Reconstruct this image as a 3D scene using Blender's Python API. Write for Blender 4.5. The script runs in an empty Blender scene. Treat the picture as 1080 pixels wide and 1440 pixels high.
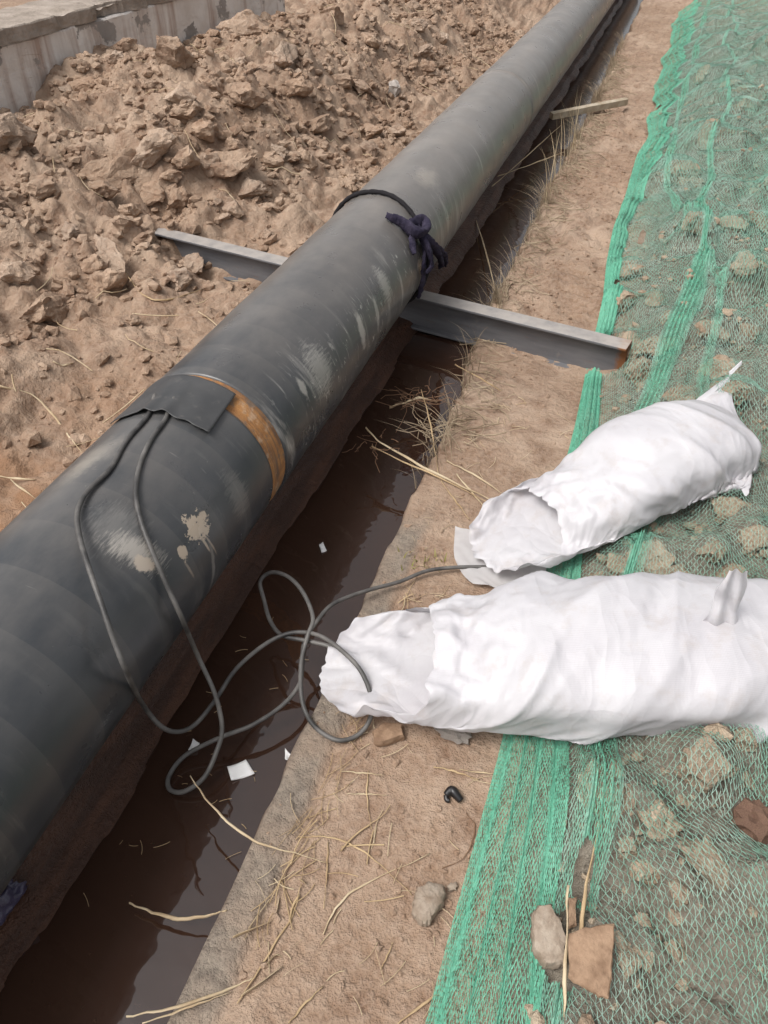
import bpy, bmesh, math, random
import numpy as np
from mathutils import Vector, Matrix

# ------------------------------------------------------------------ camera, sky, sun, exposure
SC = bpy.context.scene
COL = SC.collection
R = math.radians
CAM_H, PITCH, YAW, FPX = 1.45, R(40.5), R(18.1), 1081.0      # FPX: focal length in pixels of a 1080x1440 frame
cd = bpy.data.cameras.new('camera'); cam = bpy.data.objects.new('camera', cd); COL.objects.link(cam)
cam.location = (0, 0, CAM_H); cam.rotation_euler = (R(90) - PITCH, 0, YAW)
cd.sensor_fit = 'VERTICAL'; cd.sensor_height = 36.0; cd.lens = 36.0 * FPX / 1440.0
cd.clip_start = 0.05; cd.clip_end = 500
SC.camera = cam

SUN_EL, SUN_AZ = R(58), R(-140)           # azimuth from +Y (along the trench), negative = to the left
world = bpy.data.worlds.new('World'); SC.world = world; world.use_nodes = True
wn = world.node_tree; bg = wn.nodes['Background']
sky = wn.nodes.new('ShaderNodeTexSky'); sky.sky_type = 'NISHITA'; sky.sun_disc = False
sky.sun_elevation = SUN_EL; sky.sun_rotation = SUN_AZ
sky.air_density = 1.0; sky.dust_density = 6.0; sky.ozone_density = 1.0
hs = wn.nodes.new('ShaderNodeHueSaturation'); hs.inputs['Saturation'].default_value = 0.18
wn.links.new(sky.outputs[0], hs.inputs['Color']); wn.links.new(hs.outputs[0], bg.inputs['Color'])
bg.inputs['Strength'].default_value = 0.15
sd = bpy.data.lights.new('sun', 'SUN'); sd.energy = 1.45; sd.angle = R(24); sd.color = (1.0, 0.965, 0.92)
sun = bpy.data.objects.new('sun', sd); COL.objects.link(sun)
sun.rotation_euler = (R(90) - SUN_EL, 0, math.pi - SUN_AZ)
SC.view_settings.view_transform = 'Standard'; SC.view_settings.look = 'None'
SC.view_settings.exposure = 0.28; SC.view_settings.gamma = 1.0
SC.cycles.max_bounces = 5; SC.cycles.diffuse_bounces = 3; SC.cycles.glossy_bounces = 3; SC.cycles.transmission_bounces = 3; SC.cycles.transparent_max_bounces = 16

rnd = random.Random(7); rng = np.random.RandomState(7)

# ------------------------------------------------------------------ small helpers
cp, sp, cy, sy = math.cos(PITCH), math.sin(PITCH), math.cos(YAW), math.sin(YAW)
def ray(u, v):
    dx, dy = u - 540.0, 720.0 - v
    yy = FPX * cp + dy * sp; zz = -FPX * sp + dy * cp
    return (dx * cy - yy * sy, dx * sy + yy * cy, zz)
def pix(u, v, z=0.0):                       # point at height z that the photograph shows at (u, v)
    r = ray(u, v); t = (z - CAM_H) / r[2]
    return Vector((r[0] * t, r[1] * t, z))

def sstep(x): x = np.clip(x, 0, 1); return x * x * (3 - 2 * x)
_perm = np.random.RandomState(3).permutation(512); _perm = np.concatenate([_perm, _perm, _perm])
_grad = np.stack([np.cos(np.arange(64) / 64 * 2 * np.pi), np.sin(np.arange(64) / 64 * 2 * np.pi)], 1)
def perlin(x, y, seed=0):
    x = np.asarray(x, float) + seed * 17.3; y = np.asarray(y, float) + seed * 9.1
    xi = np.floor(x).astype(int); yi = np.floor(y).astype(int); fx = x - xi; fy = y - yi
    def g(ix, iy, dx, dy):
        h = _perm[_perm[ix & 511] + (iy & 511)] & 63
        return _grad[h, 0] * dx + _grad[h, 1] * dy
    u = fx ** 3 * (fx * (fx * 6 - 15) + 10); v = fy ** 3 * (fy * (fy * 6 - 15) + 10)
    a = g(xi, yi, fx, fy); b = g(xi + 1, yi, fx - 1, fy); c = g(xi, yi + 1, fx, fy - 1); d = g(xi + 1, yi + 1, fx - 1, fy - 1)
    return 1.5 * ((a + u * (b - a)) + v * ((c + u * (d - c)) - (a + u * (b - a))))
def fbm(x, y, oct=4, seed=0):
    s, a = 0.0, 1.0
    for i in range(oct): s = s + a * perlin(x, y, seed + i); x = x * 2.03; y = y * 2.03; a *= .5
    return s
def billow(x, y, oct=3, seed=0, gain=.55):
    s, a = 0.0, 1.0
    for i in range(oct): s = s + a * np.abs(perlin(x, y, seed + 3 * i)); x = x * 2.1 + .3; y = y * 2.1; a *= gain
    return s

def np_mesh(name, V, F, smooth=True):
    V = np.asarray(V, np.float32); F = np.asarray(F, np.int32); k = F.shape[1]
    m = bpy.data.meshes.new(name)
    m.vertices.add(len(V)); m.vertices.foreach_set('co', V.ravel())
    m.loops.add(F.size); m.loops.foreach_set('vertex_index', F.ravel())
    m.polygons.add(len(F)); m.polygons.foreach_set('loop_start', np.arange(0, F.size, k, dtype=np.int32))
    m.polygons.foreach_set('loop_total', np.full(len(F), k, np.int32))
    m.polygons.foreach_set('use_smooth', np.full(len(F), smooth, bool))
    m.update(); m.validate(); return m
def link(name, mesh, mat=None, parent=None):
    o = bpy.data.objects.new(name, mesh); COL.objects.link(o)
    if mat is not None and len(mesh.materials) == 0: mesh.materials.append(mat)
    if parent is not None: o.parent = parent
    return o
def tag(o, label=None, cat=None, group=None, kind=None):
    if label: o['label'] = label
    if cat: o['category'] = cat
    if group: o['group'] = group
    if kind: o['kind'] = kind
    return o
def empty(name, loc=(0, 0, 0)):
    o = bpy.data.objects.new(name, None); o.empty_display_size = .05; o.location = loc; COL.objects.link(o); return o
def grid_faces(n, m, wrap=False):
    i, j = np.meshgrid(np.arange(n - 1), np.arange(m if wrap else m - 1), indexing='ij')
    j2 = (j + 1) % m
    return np.stack([i * m + j, i * m + j2, (i + 1) * m + j2, (i + 1) * m + j], -1).reshape(-1, 4)
def catmull(pts, per=8):
    P = np.array([tuple(p) for p in pts], float); P = np.vstack([2 * P[0] - P[1], P, 2 * P[-1] - P[-2]]); out = []
    for i in range(1, len(P) - 2):
        t = np.linspace(0, 1, per, endpoint=False)[:, None]; p0, p1, p2, p3 = P[i - 1], P[i], P[i + 1], P[i + 2]
        out.append(.5 * (2 * p1 + (p2 - p0) * t + (2 * p0 - 5 * p1 + 4 * p2 - p3) * t ** 2 + (3 * p1 - p0 - 3 * p2 + p3) * t ** 3))
    out.append(P[-2][None]); return np.vstack(out)
def tube_np(path, rad, sides=8, flat=1.0, twist=0.0):
    P = np.asarray(path, float); n = len(P); rad = np.ones(n) * rad
    T = np.gradient(P, axis=0); T /= np.linalg.norm(T, axis=1)[:, None] + 1e-12
    up = np.array([0, 0, 1.0]) if abs(T[0, 2]) < .9 else np.array([1.0, 0, 0])
    N = np.zeros_like(P); prev = up
    for i in range(n):
        b = prev - T[i] * prev.dot(T[i]); b /= np.linalg.norm(b) + 1e-12; N[i] = b; prev = b
    B = np.cross(T, N); a = np.arange(sides) / sides * 2 * np.pi
    tw = np.linspace(0, twist, n)[:, None]
    c = np.cos(a)[None] ; s = np.sin(a)[None] * flat
    c2 = c * np.cos(tw) - s * np.sin(tw); s2 = c * np.sin(tw) + s * np.cos(tw)
    V = P[:, None] + rad[:, None, None] * (c2[..., None] * N[:, None] + s2[..., None] * B[:, None])
    V = V.reshape(-1, 3); F = grid_faces(n, sides, True)
    V = np.vstack([V, P[0], P[-1]]); k = n * sides
    j = np.arange(sides); j2 = (j + 1) % sides
    c1 = np.stack([np.full(sides, k), j2, j, j], 1); c3 = np.stack([np.full(sides, k + 1), (n - 1) * sides + j, (n - 1) * sides + j2, (n - 1) * sides + j2], 1)
    tris = np.vstack([c1[:, :3], c3[:, :3]])
    return V, F, tris
def tube_mesh(name, path, rad, sides=8, flat=1.0, twist=0.0):
    V, F, T = tube_np(path, rad, sides, flat, twist)
    m = bpy.data.meshes.new(name); m.from_pydata(V.tolist(), [], F.tolist() + T.tolist())
    m.polygons.foreach_set('use_smooth', [True] * len(m.polygons)); m.update(); return m
def join_parts(parts):                     # [(V, F)] with equal face size -> one V, F
    off = 0; Vs, Fs = [], []
    for V, F in parts: Vs.append(V); Fs.append(F + off); off += len(V)
    return np.vstack(Vs), np.vstack(Fs)

# ------------------------------------------------------------------ materials
def newmat(name):
    m = bpy.data.materials.new(name); m.use_nodes = True; nt = m.node_tree
    return m, nt, nt.nodes['Principled BSDF']
class NB:                                   # terse node builder
    def __init__(s, nt): s.nt = nt
    def n(s, t, **kw):
        o = s.nt.nodes.new(t)
        for k, v in kw.items(): setattr(o, k, v)
        return o
    def put(s, sock, v):
        if isinstance(v, bpy.types.NodeSocket): s.nt.links.new(v, sock)
        elif v is not None: sock.default_value = v
    def coord(s, kind='Object'): return s.n('ShaderNodeTexCoord').outputs[kind]
    def mapping(s, vec, scale=(1, 1, 1), loc=(0, 0, 0), rot=(0, 0, 0)):
        o = s.n('ShaderNodeMapping'); s.put(o.inputs['Vector'], vec); o.inputs['Scale'].default_value = scale
        o.inputs['Location'].default_value = loc; o.inputs['Rotation'].default_value = rot; return o.outputs[0]
    def noise(s, vec, scale, detail=4, rough=.55, dist=0.0):
        o = s.n('ShaderNodeTexNoise'); s.put(o.inputs['Vector'], vec); o.inputs['Scale'].default_value = scale
        o.inputs['Detail'].default_value = detail; o.inputs['Roughness'].default_value = rough; o.inputs['Distortion'].default_value = dist
        return o.outputs['Fac']
    def voro(s, vec, scale, feature='F1'):
        o = s.n('ShaderNodeTexVoronoi'); o.feature = feature; s.put(o.inputs['Vector'], vec); o.inputs['Scale'].default_value = scale
        return o.outputs['Distance']
    def rng(s, x, a, b, c=0.0, d=1.0, smooth=False):
        o = s.n('ShaderNodeMapRange'); s.put(o.inputs[0], x)
        for i, v in enumerate((a, b, c, d)): s.put(o.inputs[i + 1], v)
        if smooth: o.interpolation_type = 'SMOOTHSTEP'
        return o.outputs[0]
    def math(s, op, a, b=None, c=None):
        o = s.n('ShaderNodeMath', operation=op); s.put(o.inputs[0], a)
        if b is not None: s.put(o.inputs[1], b)
        if c is not None: s.put(o.inputs[2], c)
        return o.outputs[0]
    def mix(s, f, a, b, mode='MIX'):
        o = s.n('ShaderNodeMix', data_type='RGBA', blend_type=mode); s.put(o.inputs['Factor'], f)
        col = lambda c: c if isinstance(c, bpy.types.NodeSocket) else (c[0], c[1], c[2], 1.0)
        s.put(o.inputs[6], col(a)); s.put(o.inputs[7], col(b)); return o.outputs[2]
    def bump(s, h, strength, dist, normal=None):
        o = s.n('ShaderNodeBump'); s.put(o.inputs['Height'], h); o.inputs['Strength'].default_value = strength
        o.inputs['Distance'].default_value = dist
        if normal is not None: s.put(o.inputs['Normal'], normal)
        return o.outputs[0]
    def attr(s, name): return s.n('ShaderNodeAttribute', attribute_name=name).outputs['Fac']
    def rand(s): return s.n('ShaderNodeObjectInfo').outputs['Random']

def soil_material(name, use_attr, tint=(1, 1, 1), gen=False):
    m, nt, b = newmat(name); k = NB(nt)
    g = k.n('ShaderNodeNewGeometry').outputs['Position']
    n1 = k.noise(g, 1.7, 2); n2 = k.noise(g, 9, 3); n3 = k.noise(g, 48, 4, .66); n4 = k.noise(g, 280, 1, .7)
    t = lambda c: tuple(min(.5, x * y * q) for x, y, q in zip(c, tint, (1.17, 1.13, 1.12)))
    c = k.mix(k.rng(n1, .40, .60), t((.235, .160, .108)), t((.330, .248, .182)))
    c = k.mix(k.rng(n2, .43, .66), c, t((.185, .118, .078)))
    c = k.mix(k.math('MULTIPLY', k.rng(n3, .35, .7), .55), c, t((.36, .285, .22)))
    c = k.mix(k.math('MULTIPLY', k.rng(n4, .52, .75), .16), c, t((.13, .09, .065)))
    if use_attr:
        con = k.math('MULTIPLY', k.attr('concrete'), k.rng(n2, .3, .6, .5, 1))
        c = k.mix(con, c, k.mix(k.rng(n3, .4, .65), (.27, .225, .18), (.17, .138, .112)))
        c = k.mix(k.math('MULTIPLY', k.attr('red'), k.rng(n2, .3, .6, .4, 1)), c, (.27, .155, .09))
        c = k.mix(k.attr('mound'), c, k.mix(k.rng(n3, .35, .7), (.125, .112, .090), (.215, .200, .165)))
        wet = k.attr('wet')
        c = k.mix(wet, c, k.mix(k.rng(k.noise(k.mapping(g, (9, 1.2, 9)), 3, 4), .45, .65), (.062, .031, .021), (.105, .050, .031)))
        k.put(b.inputs['Roughness'], k.rng(wet, 0, 1, .95, .38))
    else:
        b.inputs['Roughness'].default_value = .95
        c = k.mix(1.0, c, k.rng(k.rand(), 0, 1, .86, 1.12), 'MULTIPLY') if gen else c
    k.put(b.inputs['Base Color'], c)
    b.inputs['Specular IOR Level'].default_value = .25
    h = k.math('ADD', n3, k.math('MULTIPLY', n4, .16))
    k.put(b.inputs['Normal'], k.bump(h, .9, .016))
    return m
M = {}
M['soil'] = soil_material('soil', True)
M['clod'] = soil_material('soil_clod', False, (1.06, 1.05, 1.04), True)
M['crumb'] = soil_material('soil_crumb', False, (1.05, 1.04, 1.03))
M['clod_mound'] = soil_material('soil_clod_mound', False, (1.0, 1.10, 1.10), True)
M['clod_grey'] = soil_material('soil_clod_grey', False, (1.08, 1.12, 1.16), True)

def simple(name, col, rough=.6, spec=.4, var=.25, nscale=30, bumps=0.0, bscale=80, bdist=.004, metal=0.0, col2=None, translucent=0.0, sheen=0.0):
    m, nt, b = newmat(name); k = NB(nt)
    g = k.coord('Object'); n = k.noise(g, nscale, 4)
    c2 = col2 if col2 else tuple(x * (1 - var) for x in col)
    c = k.mix(k.rng(n, .35, .65), col, c2)
    k.put(b.inputs['Base Color'], c); b.inputs['Roughness'].default_value = rough; b.inputs['Specular IOR Level'].default_value = spec
    b.inputs['Metallic'].default_value = metal
    if bumps: k.put(b.inputs['Normal'], k.bump(k.noise(g, bscale, 4), bumps, bdist))
    if translucent:
        tr = k.n('ShaderNodeBsdfTranslucent'); k.put(tr.inputs[0], c); mx = k.n('ShaderNodeMixShader'); mx.inputs[0].default_value = translucent
        nt.links.new(b.outputs[0], mx.inputs[1]); nt.links.new(tr.outputs[0], mx.inputs[2]); nt.links.new(mx.outputs[0], nt.nodes['Material Output'].inputs[0])
    return m
M['straw'] = simple('dry_straw', (.50, .37, .22), .75, .25, col2=(.36, .25, .14), nscale=14)
M['straw_pale'] = simple('pale_straw', (.58, .48, .33), .7, .25, col2=(.42, .31, .19), nscale=14)
M['straw_grey'] = simple('weathered_grass', (.40, .32, .225), .85, .2, col2=(.24, .18, .12), nscale=9)
M['twig'] = simple('twig_bark', (.22, .13, .08), .8, .2, nscale=25)
M['stone'] = simple('pale_stone', (.36, .30, .24), .9, .2, col2=(.23, .175, .13), nscale=38, bumps=.8, bscale=55, bdist=.008)
M['tile'] = simple('brown_clay_shard', (.33, .22, .145), .88, .2, col2=(.20, .125, .08), nscale=42, bumps=.8, bscale=50, bdist=.008)
M['mortar'] = simple('white_mortar', (.52, .47, .43), .95, .15, col2=(.40, .35, .31), nscale=40, bumps=.8, bscale=90, bdist=.006)
M['foam'] = simple('white_foam', (.78, .77, .76), .6, .3, var=.08, nscale=40)
M['blackplastic'] = simple('black_plastic', (.012, .011, .012), .35, .5, nscale=40)
M['rubber'] = simple('black_cable_rubber', (.045, .043, .042), .5, .4, col2=(.155, .145, .135), nscale=13, bumps=.3, bscale=120, bdist=.001)
M['rope'] = simple('dark_rope', (.022, .020, .022), .9, .2, nscale=60, bumps=.6, bscale=300, bdist=.002)
M['rag'] = simple('navy_rag', (.020, .017, .034), .92, .2, col2=(.045, .038, .062), nscale=30, bumps=.6, bscale=160, bdist=.003)
M['lath'] = simple('weathered_timber', (.42, .36, .28), .85, .2, col2=(.30, .24, .17), nscale=20, bumps=.3, bscale=90)
M['purple'] = simple('purple_plastic_film', (.035, .028, .060), .3, .5, col2=(.09, .08, .13), nscale=24)
M['brownrag'] = simple('brown_crumpled_rag', (.19, .115, .08), .8, .2, col2=(.12, .07, .05), nscale=24, bumps=.5, bscale=60)
M['weed'] = simple('yellow_green_weed', (.34, .36, .10), .7, .3, col2=(.42, .36, .16), nscale=20, translucent=.3)
M['film'] = simple('thin_white_film', (.62, .60, .60), .35, .5, var=.1, nscale=20, translucent=.35)

def sack_mat():
    m, nt, b = newmat('white_woven_sack'); k = NB(nt); uv = k.n('ShaderNodeUVMap').outputs[0]
    g = k.coord('Object')
    c = k.mix(k.rng(k.noise(g, 6, 3), .4, .7), (.66, .645, .665), (.60, .58, .605))
    c = k.mix(k.math('MULTIPLY', k.rng(k.noise(g, 16, 5, .7), .52, .74), .34), c, (.46, .38, .32))
    k.put(b.inputs['Base Color'], c); b.inputs['Roughness'].default_value = .42; b.inputs['Specular IOR Level'].default_value = .45
    w1 = k.n('ShaderNodeTexWave'); k.put(w1.inputs['Vector'], uv); w1.inputs['Scale'].default_value = 105; w1.inputs['Distortion'].default_value = .6
    w2 = k.n('ShaderNodeTexWave', bands_direction='Y'); k.put(w2.inputs['Vector'], uv); w2.inputs['Scale'].default_value = 105; w2.inputs['Distortion'].default_value = .6
    warp = k.n('ShaderNodeVectorMath', operation='ADD'); nzv = k.n('ShaderNodeTexNoise'); k.put(nzv.inputs['Vector'], uv); nzv.inputs['Scale'].default_value = 6
    k.put(warp.inputs[0], uv); sc_ = k.n('ShaderNodeVectorMath', operation='SCALE'); k.put(sc_.inputs[0], nzv.outputs['Color']); sc_.inputs['Scale'].default_value = .16; k.put(warp.inputs[1], sc_.outputs[0])
    cr1 = k.voro(k.mapping(warp.outputs[0], (5.5, 13, 1), rot=(0, 0, .55)), 1.0); cr2 = k.voro(k.mapping(warp.outputs[0], (24, 13, 1), rot=(0, 0, .4)), 1.0)
    cr = k.math('ADD', cr1, k.math('MULTIPLY', cr2, .55))
    n = k.bump(cr, .30, .020)
    k.put(b.inputs['Normal'], k.bump(k.math('ADD', w1.outputs['Fac'], w2.outputs['Fac']), .16, .0008, n))
    tr = k.n('ShaderNodeBsdfTranslucent'); k.put(tr.inputs[0], c); mx = k.n('ShaderNodeMixShader'); mx.inputs[0].default_value = .24
    nt.links.new(b.outputs[0], mx.inputs[1]); nt.links.new(tr.outputs[0], mx.inputs[2]); nt.links.new(mx.outputs[0], nt.nodes['Material Output'].inputs[0])
    return m
M['sack'] = sack_mat()

def net_mat():
    m, nt, b = newmat('green_netting'); k = NB(nt); g = k.n('ShaderNodeNewGeometry').outputs['Position']
    c = k.mix(k.rng(k.noise(g, 7, 2), .4, .66), (.165, .315, .24), (.26, .375, .31))
    c = k.mix(k.math('MULTIPLY', k.attr('gather'), .8), c, (.12, .43, .285))
    k.put(b.inputs['Base Color'], c); b.inputs['Roughness'].default_value = .55; b.inputs['Specular IOR Level'].default_value = .3
    return m
M['net'] = net_mat()

def water_mat():
    m, nt, b = newmat('muddy_water'); k = NB(nt); g = k.n('ShaderNodeNewGeometry').outputs['Position']
    c = k.mix(k.rng(k.noise(g, 2.2, 4), .35, .65), (.034, .0172, .0116), (.046, .0232, .0152))
    c = k.mix(k.math('MULTIPLY', k.rng(k.noise(g, 45, 5, .7), .66, .76), .5), c, (.09, .06, .04))
    k.put(b.inputs['Base Color'], c); b.inputs['Roughness'].default_value = .025; b.inputs['IOR'].default_value = 1.5; b.inputs['Specular IOR Level'].default_value = .95
    k.put(b.inputs['Normal'], k.bump(k.noise(g, 14, 2), .12, .01))
    return m
M['water'] = water_mat()

def steel_mat(dusty=True):
    m, nt, b = newmat('grey_primed_steel'); k = NB(nt); g = k.coord('Object')
    c = k.mix(k.rng(k.noise(k.mapping(g, (1, 6, 6)), 5, 5), .35, .7), (.150, .150, .158), (.100, .100, .108))
    c = k.mix(k.math('MULTIPLY', k.rng(k.noise(g, 14, 5, .7), .6, .72), .4), c, (.27, .24, .21))
    x = k.n('ShaderNodeSeparateXYZ'); k.put(x.inputs[0], g)
    rust = k.rng(k.math('ADD', x.outputs[0], k.math('MULTIPLY', k.noise(g, 30, 4), .06)), 1.196, 1.215)
    c = k.mix(rust, c, (.20, .085, .035))
    c = k.mix(k.math('MULTIPLY', k.rng(k.noise(k.mapping(g, (1.2, 10, 10), (3, 0, 0)), 6, 5, .7), .62, .7), .6), c, (.17, .085, .045))
    nz = k.n('ShaderNodeSeparateXYZ'); k.put(nz.inputs[0], k.n('ShaderNodeNewGeometry').outputs['Normal'])
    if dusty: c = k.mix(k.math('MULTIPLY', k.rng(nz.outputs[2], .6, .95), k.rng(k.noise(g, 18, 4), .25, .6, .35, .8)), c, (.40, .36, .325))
    k.put(b.inputs['Base Color'], c); k.put(b.inputs['Roughness'], k.rng(rust, 0, 1, .52, .9)); b.inputs['Specular IOR Level'].default_value = .45
    k.put(b.inputs['Normal'], k.bump(k.noise(g, 120, 3), .2, .002))
    return m
M['steel'] = steel_mat(); M['steel_shaded'] = steel_mat(False)     # undusted copy darkens the lower flange as if it lay in shade

PR, PX, PZ = 0.2054, -0.930, 0.285           # pipe radius and axis
def pipe_hit(u, v, lift=0.0):
    r = ray(u, v); rr = PR + lift
    a = r[0] ** 2 + r[2] ** 2; bq = 2 * (r[0] * (0 - PX) + r[2] * (CAM_H - PZ)); c = PX ** 2 + (CAM_H - PZ) ** 2 - rr * rr
    disc = bq * bq - 4 * a * c
    t = (-bq - math.sqrt(max(disc, 0))) / (2 * a)
    return Vector((r[0] * t, r[1] * t, CAM_H + r[2] * t))
def pipe_uv(u, v):                           # (metres along, metres round from the crown to the right)
    p = pipe_hit(u, v); return p.y, math.atan2(p.x - PX, p.z - PZ) * PR
def pipe_pt(d, arc, lift=0.0):
    th = arc / PR; return (PX + (PR + lift) * math.sin(th), d, PZ + (PR + lift) * math.cos(th))

def pipe_mat():
    m, nt, b = newmat('black_pipe_coating'); k = NB(nt); uv = k.n('ShaderNodeUVMap').outputs[0]
    g = k.coord('Object')
    base = k.mix(k.rng(k.noise(uv, 3.0, 4), .35, .65), (.026, .031, .037), (.041, .046, .052))
    x = k.n('ShaderNodeSeparateXYZ'); k.put(x.inputs[0], uv)
    # dusty film, patchy; the upper side's sky reflection is painted in too
    ang = k.math('ABSOLUTE', k.math('ADD', x.outputs[1], .02))
    top = k.rng(ang, .05, .30, 1.0, .0)
    dust_sheen = k.math('MULTIPLY', k.rng(k.noise(k.mapping(uv, (2.0, 3.5, 1)), 1.6, 6, .65), .30, .75), k.math('MULTIPLY_ADD', top, .34, .05))
    far = k.math('ADD', k.rng(x.outputs[0], 1.42, 1.9, 0, .07), k.rng(x.outputs[0], 1.6, 3.4, 0, .36))              # farther lengths: dusty, with grazing sky reflection painted in as pale grey
    dust_sheen = k.math('ADD', dust_sheen, far)
    c = k.mix(dust_sheen, base, (.30, .265, .235))
    # wrap lines: faint rings every wrap
    ring = k.n('ShaderNodeTexWave'); ring.wave_profile = 'SAW'; k.put(ring.inputs['Vector'], k.mapping(uv, (1, .22, 1)))
    ring.inputs['Scale'].default_value = 2.6; ring.inputs['Distortion'].default_value = .35; ring.inputs['Detail'].default_value = 2
    c = k.mix(k.math('MULTIPLY', k.rng(ring.outputs['Fac'], .45, 1), .17), c, (.17, .155, .14))
    # scuffs: short pale strokes running round the pipe on its right flank
    sc = k.noise(k.mapping(uv, (22, 3.2, 1), rot=(0, 0, .12)), 1.0, 5, .62, .5)
    flank = k.math('MULTIPLY', k.rng(x.outputs[1], .10, .22), k.rng(k.noise(uv, 2.2, 3), .36, .58))
    c = k.mix(k.math('MULTIPLY', k.math('MULTIPLY', k.rng(sc, .56, .68), flank), k.rng(x.outputs[0], .9, 1.5, .15, .8)), c, (.40, .38, .345))
    sc2 = k.noise(k.mapping(uv, (60, 9, 1), rot=(0, 0, -.5)), 1.0, 3, .6, .3)
    c = k.mix(k.math('MULTIPLY', k.rng(sc2, .70, .76), .22), c, (.36, .34, .31))
    sc3 = k.noise(k.mapping(uv, (75, 22, 1), rot=(0, 0, .2)), 1.0, 4, .68, .8)
    fl3 = k.math('MULTIPLY', k.rng(x.outputs[1], .10, .20), k.math('MULTIPLY', k.rng(x.outputs[0], 1.40, 1.5), k.rng(x.outputs[0], 2.7, 3.4, 1, .25)))
    c = k.mix(k.math('MULTIPLY', k.math('MULTIPLY', k.rng(sc3, .60, .66), k.rng(k.noise(uv, 5, 3), .42, .58)), k.math('MULTIPLY', fl3, .85)), c, (.46, .44, .40))
    fs = k.noise(uv, 55, 3, .6)
    c = k.mix(k.math('MULTIPLY', k.rng(fs, .73, .76), .4), c, (.42, .39, .35))
    # dried mud and mortar splashes
    wob = k.noise(uv, 42, 6, .72); fine = k.noise(k.mapping(uv, (30, 190, 1), rot=(0, 0, .0)), 1.0, 4, .7)
    def blot(u, v, ru, rv, rot=0.0, soft=.05, noise=1.1, nz=None, op=1.0, col=(.46, .375, .29)):
        d, a = pipe_uv(u, v)
        o = k.n('ShaderNodeMapping', vector_type='TEXTURE'); k.put(o.inputs[0], uv); o.inputs['Location'].default_value = (d, a, 0)
        o.inputs['Rotation'].default_value = (0, 0, rot); o.inputs['Scale'].default_value = (ru, rv, 1)
        ln = k.n('ShaderNodeVectorMath', operation='LENGTH'); k.put(ln.inputs[0], o.outputs[0])
        val = k.math('ADD', ln.outputs['Value'], k.math('MULTIPLY', k.math('SUBTRACT', nz or wob, .5), noise))
        return k.math('MULTIPLY', k.rng(val, 1.0 - soft, 1.0 + soft, 1, 0), op), col
    for f, col in (blot(276, 742, .030, .028, .3, .06, 4.6), blot(257, 779, .013, .015, .2, .08, 3.4), blot(287, 762, .0035, .030, -.12, .25, 1.4, op=.8), blot(296, 764, .0025, .034, -.2, .3, 1.4, op=.55), blot(284, 725, .012, .010, .3, .2, 3.0, op=.9),
                   blot(266, 800, .003, .022, -.1, .4, 1.6, op=.4),
                   blot(193, 775, .026, .050, -.35, .45, 3.4, fine, .75, (.42, .385, .34)), blot(203, 793, .016, .022, -.3, .1, 2.0, op=.95, col=(.44, .37, .30)),
                   blot(165, 745, .05, .045, -.3, .5, 3.2, fine, .22, (.36, .345, .32)),
                   blot(135, 640, .06, .03, .2, .5, 2.6, None, .35, (.33, .295, .25)), blot(110, 660, .05, .025, .2, .5, 2.6, None, .3, (.33, .295, .25)),
                   blot(508, 465, .018, .05, .15, .3, 2.0, None, .8, (.44, .41, .37)), blot(530, 440, .012, .05, .2, .3, 2.0, None, .6, (.42, .40, .36)),
                   blot(450, 520, .05, .06, .2, .4, 3.2, fine, .6, (.40, .38, .34)), blot(425, 545, .015, .025, .1, .3, 2.4, None, .7, (.42, .40, .36)),
                   blot(540, 400, .03, .05, .1, .4, 3.0, fine, .6, (.42, .40, .36)), blot(335, 695, .03, .05, .1, .4, 3.2, fine, .22, (.34, .32, .29)),
                   blot(600, 250, .08, .04, .0, .5, 3.0, None, .35, (.42, .37, .31)), blot(300, 800, .006, .07, .15, .3, 1.8, None, .4, (.36, .34, .31))):
        c = k.mix(f, c, col)
    k.put(b.inputs['Base Color'], c)
    k.put(b.inputs['Roughness'], k.rng(k.noise(uv, 7, 4), .3, .7, .24, .42)); b.inputs['Specular IOR Level'].default_value = .5
    h = k.math('ADD', k.noise(uv, 14, 3), k.math('MULTIPLY', k.noise(uv, 120, 3), .15))
    k.put(b.inputs['Normal'], k.bump(h, .12, .006))
    return m
M['pipe'] = pipe_mat()
def rust_mat():
    m, nt, b = newmat('rusty_weld_joint'); k = NB(nt); uv = k.n('ShaderNodeUVMap').outputs[0]
    c = k.mix(k.rng(k.noise(uv, 25, 5, .65), .35, .62), (.42, .20, .066), (.26, .115, .04))
    c = k.mix(k.rng(k.noise(k.mapping(uv, (60, 5, 1)), 1, 4), .5, .68), c, (.12, .075, .05))
    c = k.mix(k.math('MULTIPLY', k.rng(k.noise(uv, 22, 5, .7), .54, .66), .6), c, (.46, .33, .22))
    c = k.mix(k.rng(k.noise(k.mapping(uv, (1, 1, 1), (3, 2, 0)), 16, 5, .7), .53, .62, 0, .7), c, (.13, .105, .085))
    k.put(b.inputs['Base Color'], c); b.inputs['Roughness'].default_value = .85
    k.put(b.inputs['Normal'], k.bump(k.noise(k.mapping(uv, (3, 1, 1)), 60, 4), .5, .004)); return m
M['rust'] = rust_mat()
def patch_mat():
    m, nt, b = newmat('black_rubber_sheet'); k = NB(nt); g = k.coord('Object')
    c = k.mix(k.rng(k.noise(g, 9, 5), .35, .7), (.040, .041, .043), (.062, .061, .061))
    c = k.mix(k.math('MULTIPLY', k.rng(k.noise(g, 30, 5, .7), .58, .75), .3), c, (.20, .18, .16))
    k.put(b.inputs['Base Color'], c); b.inputs['Roughness'].default_value = .5
    k.put(b.inputs['Normal'], k.bump(k.noise(g, 40, 4), .12, .004)); return m
M['patch'] = patch_mat()
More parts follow.
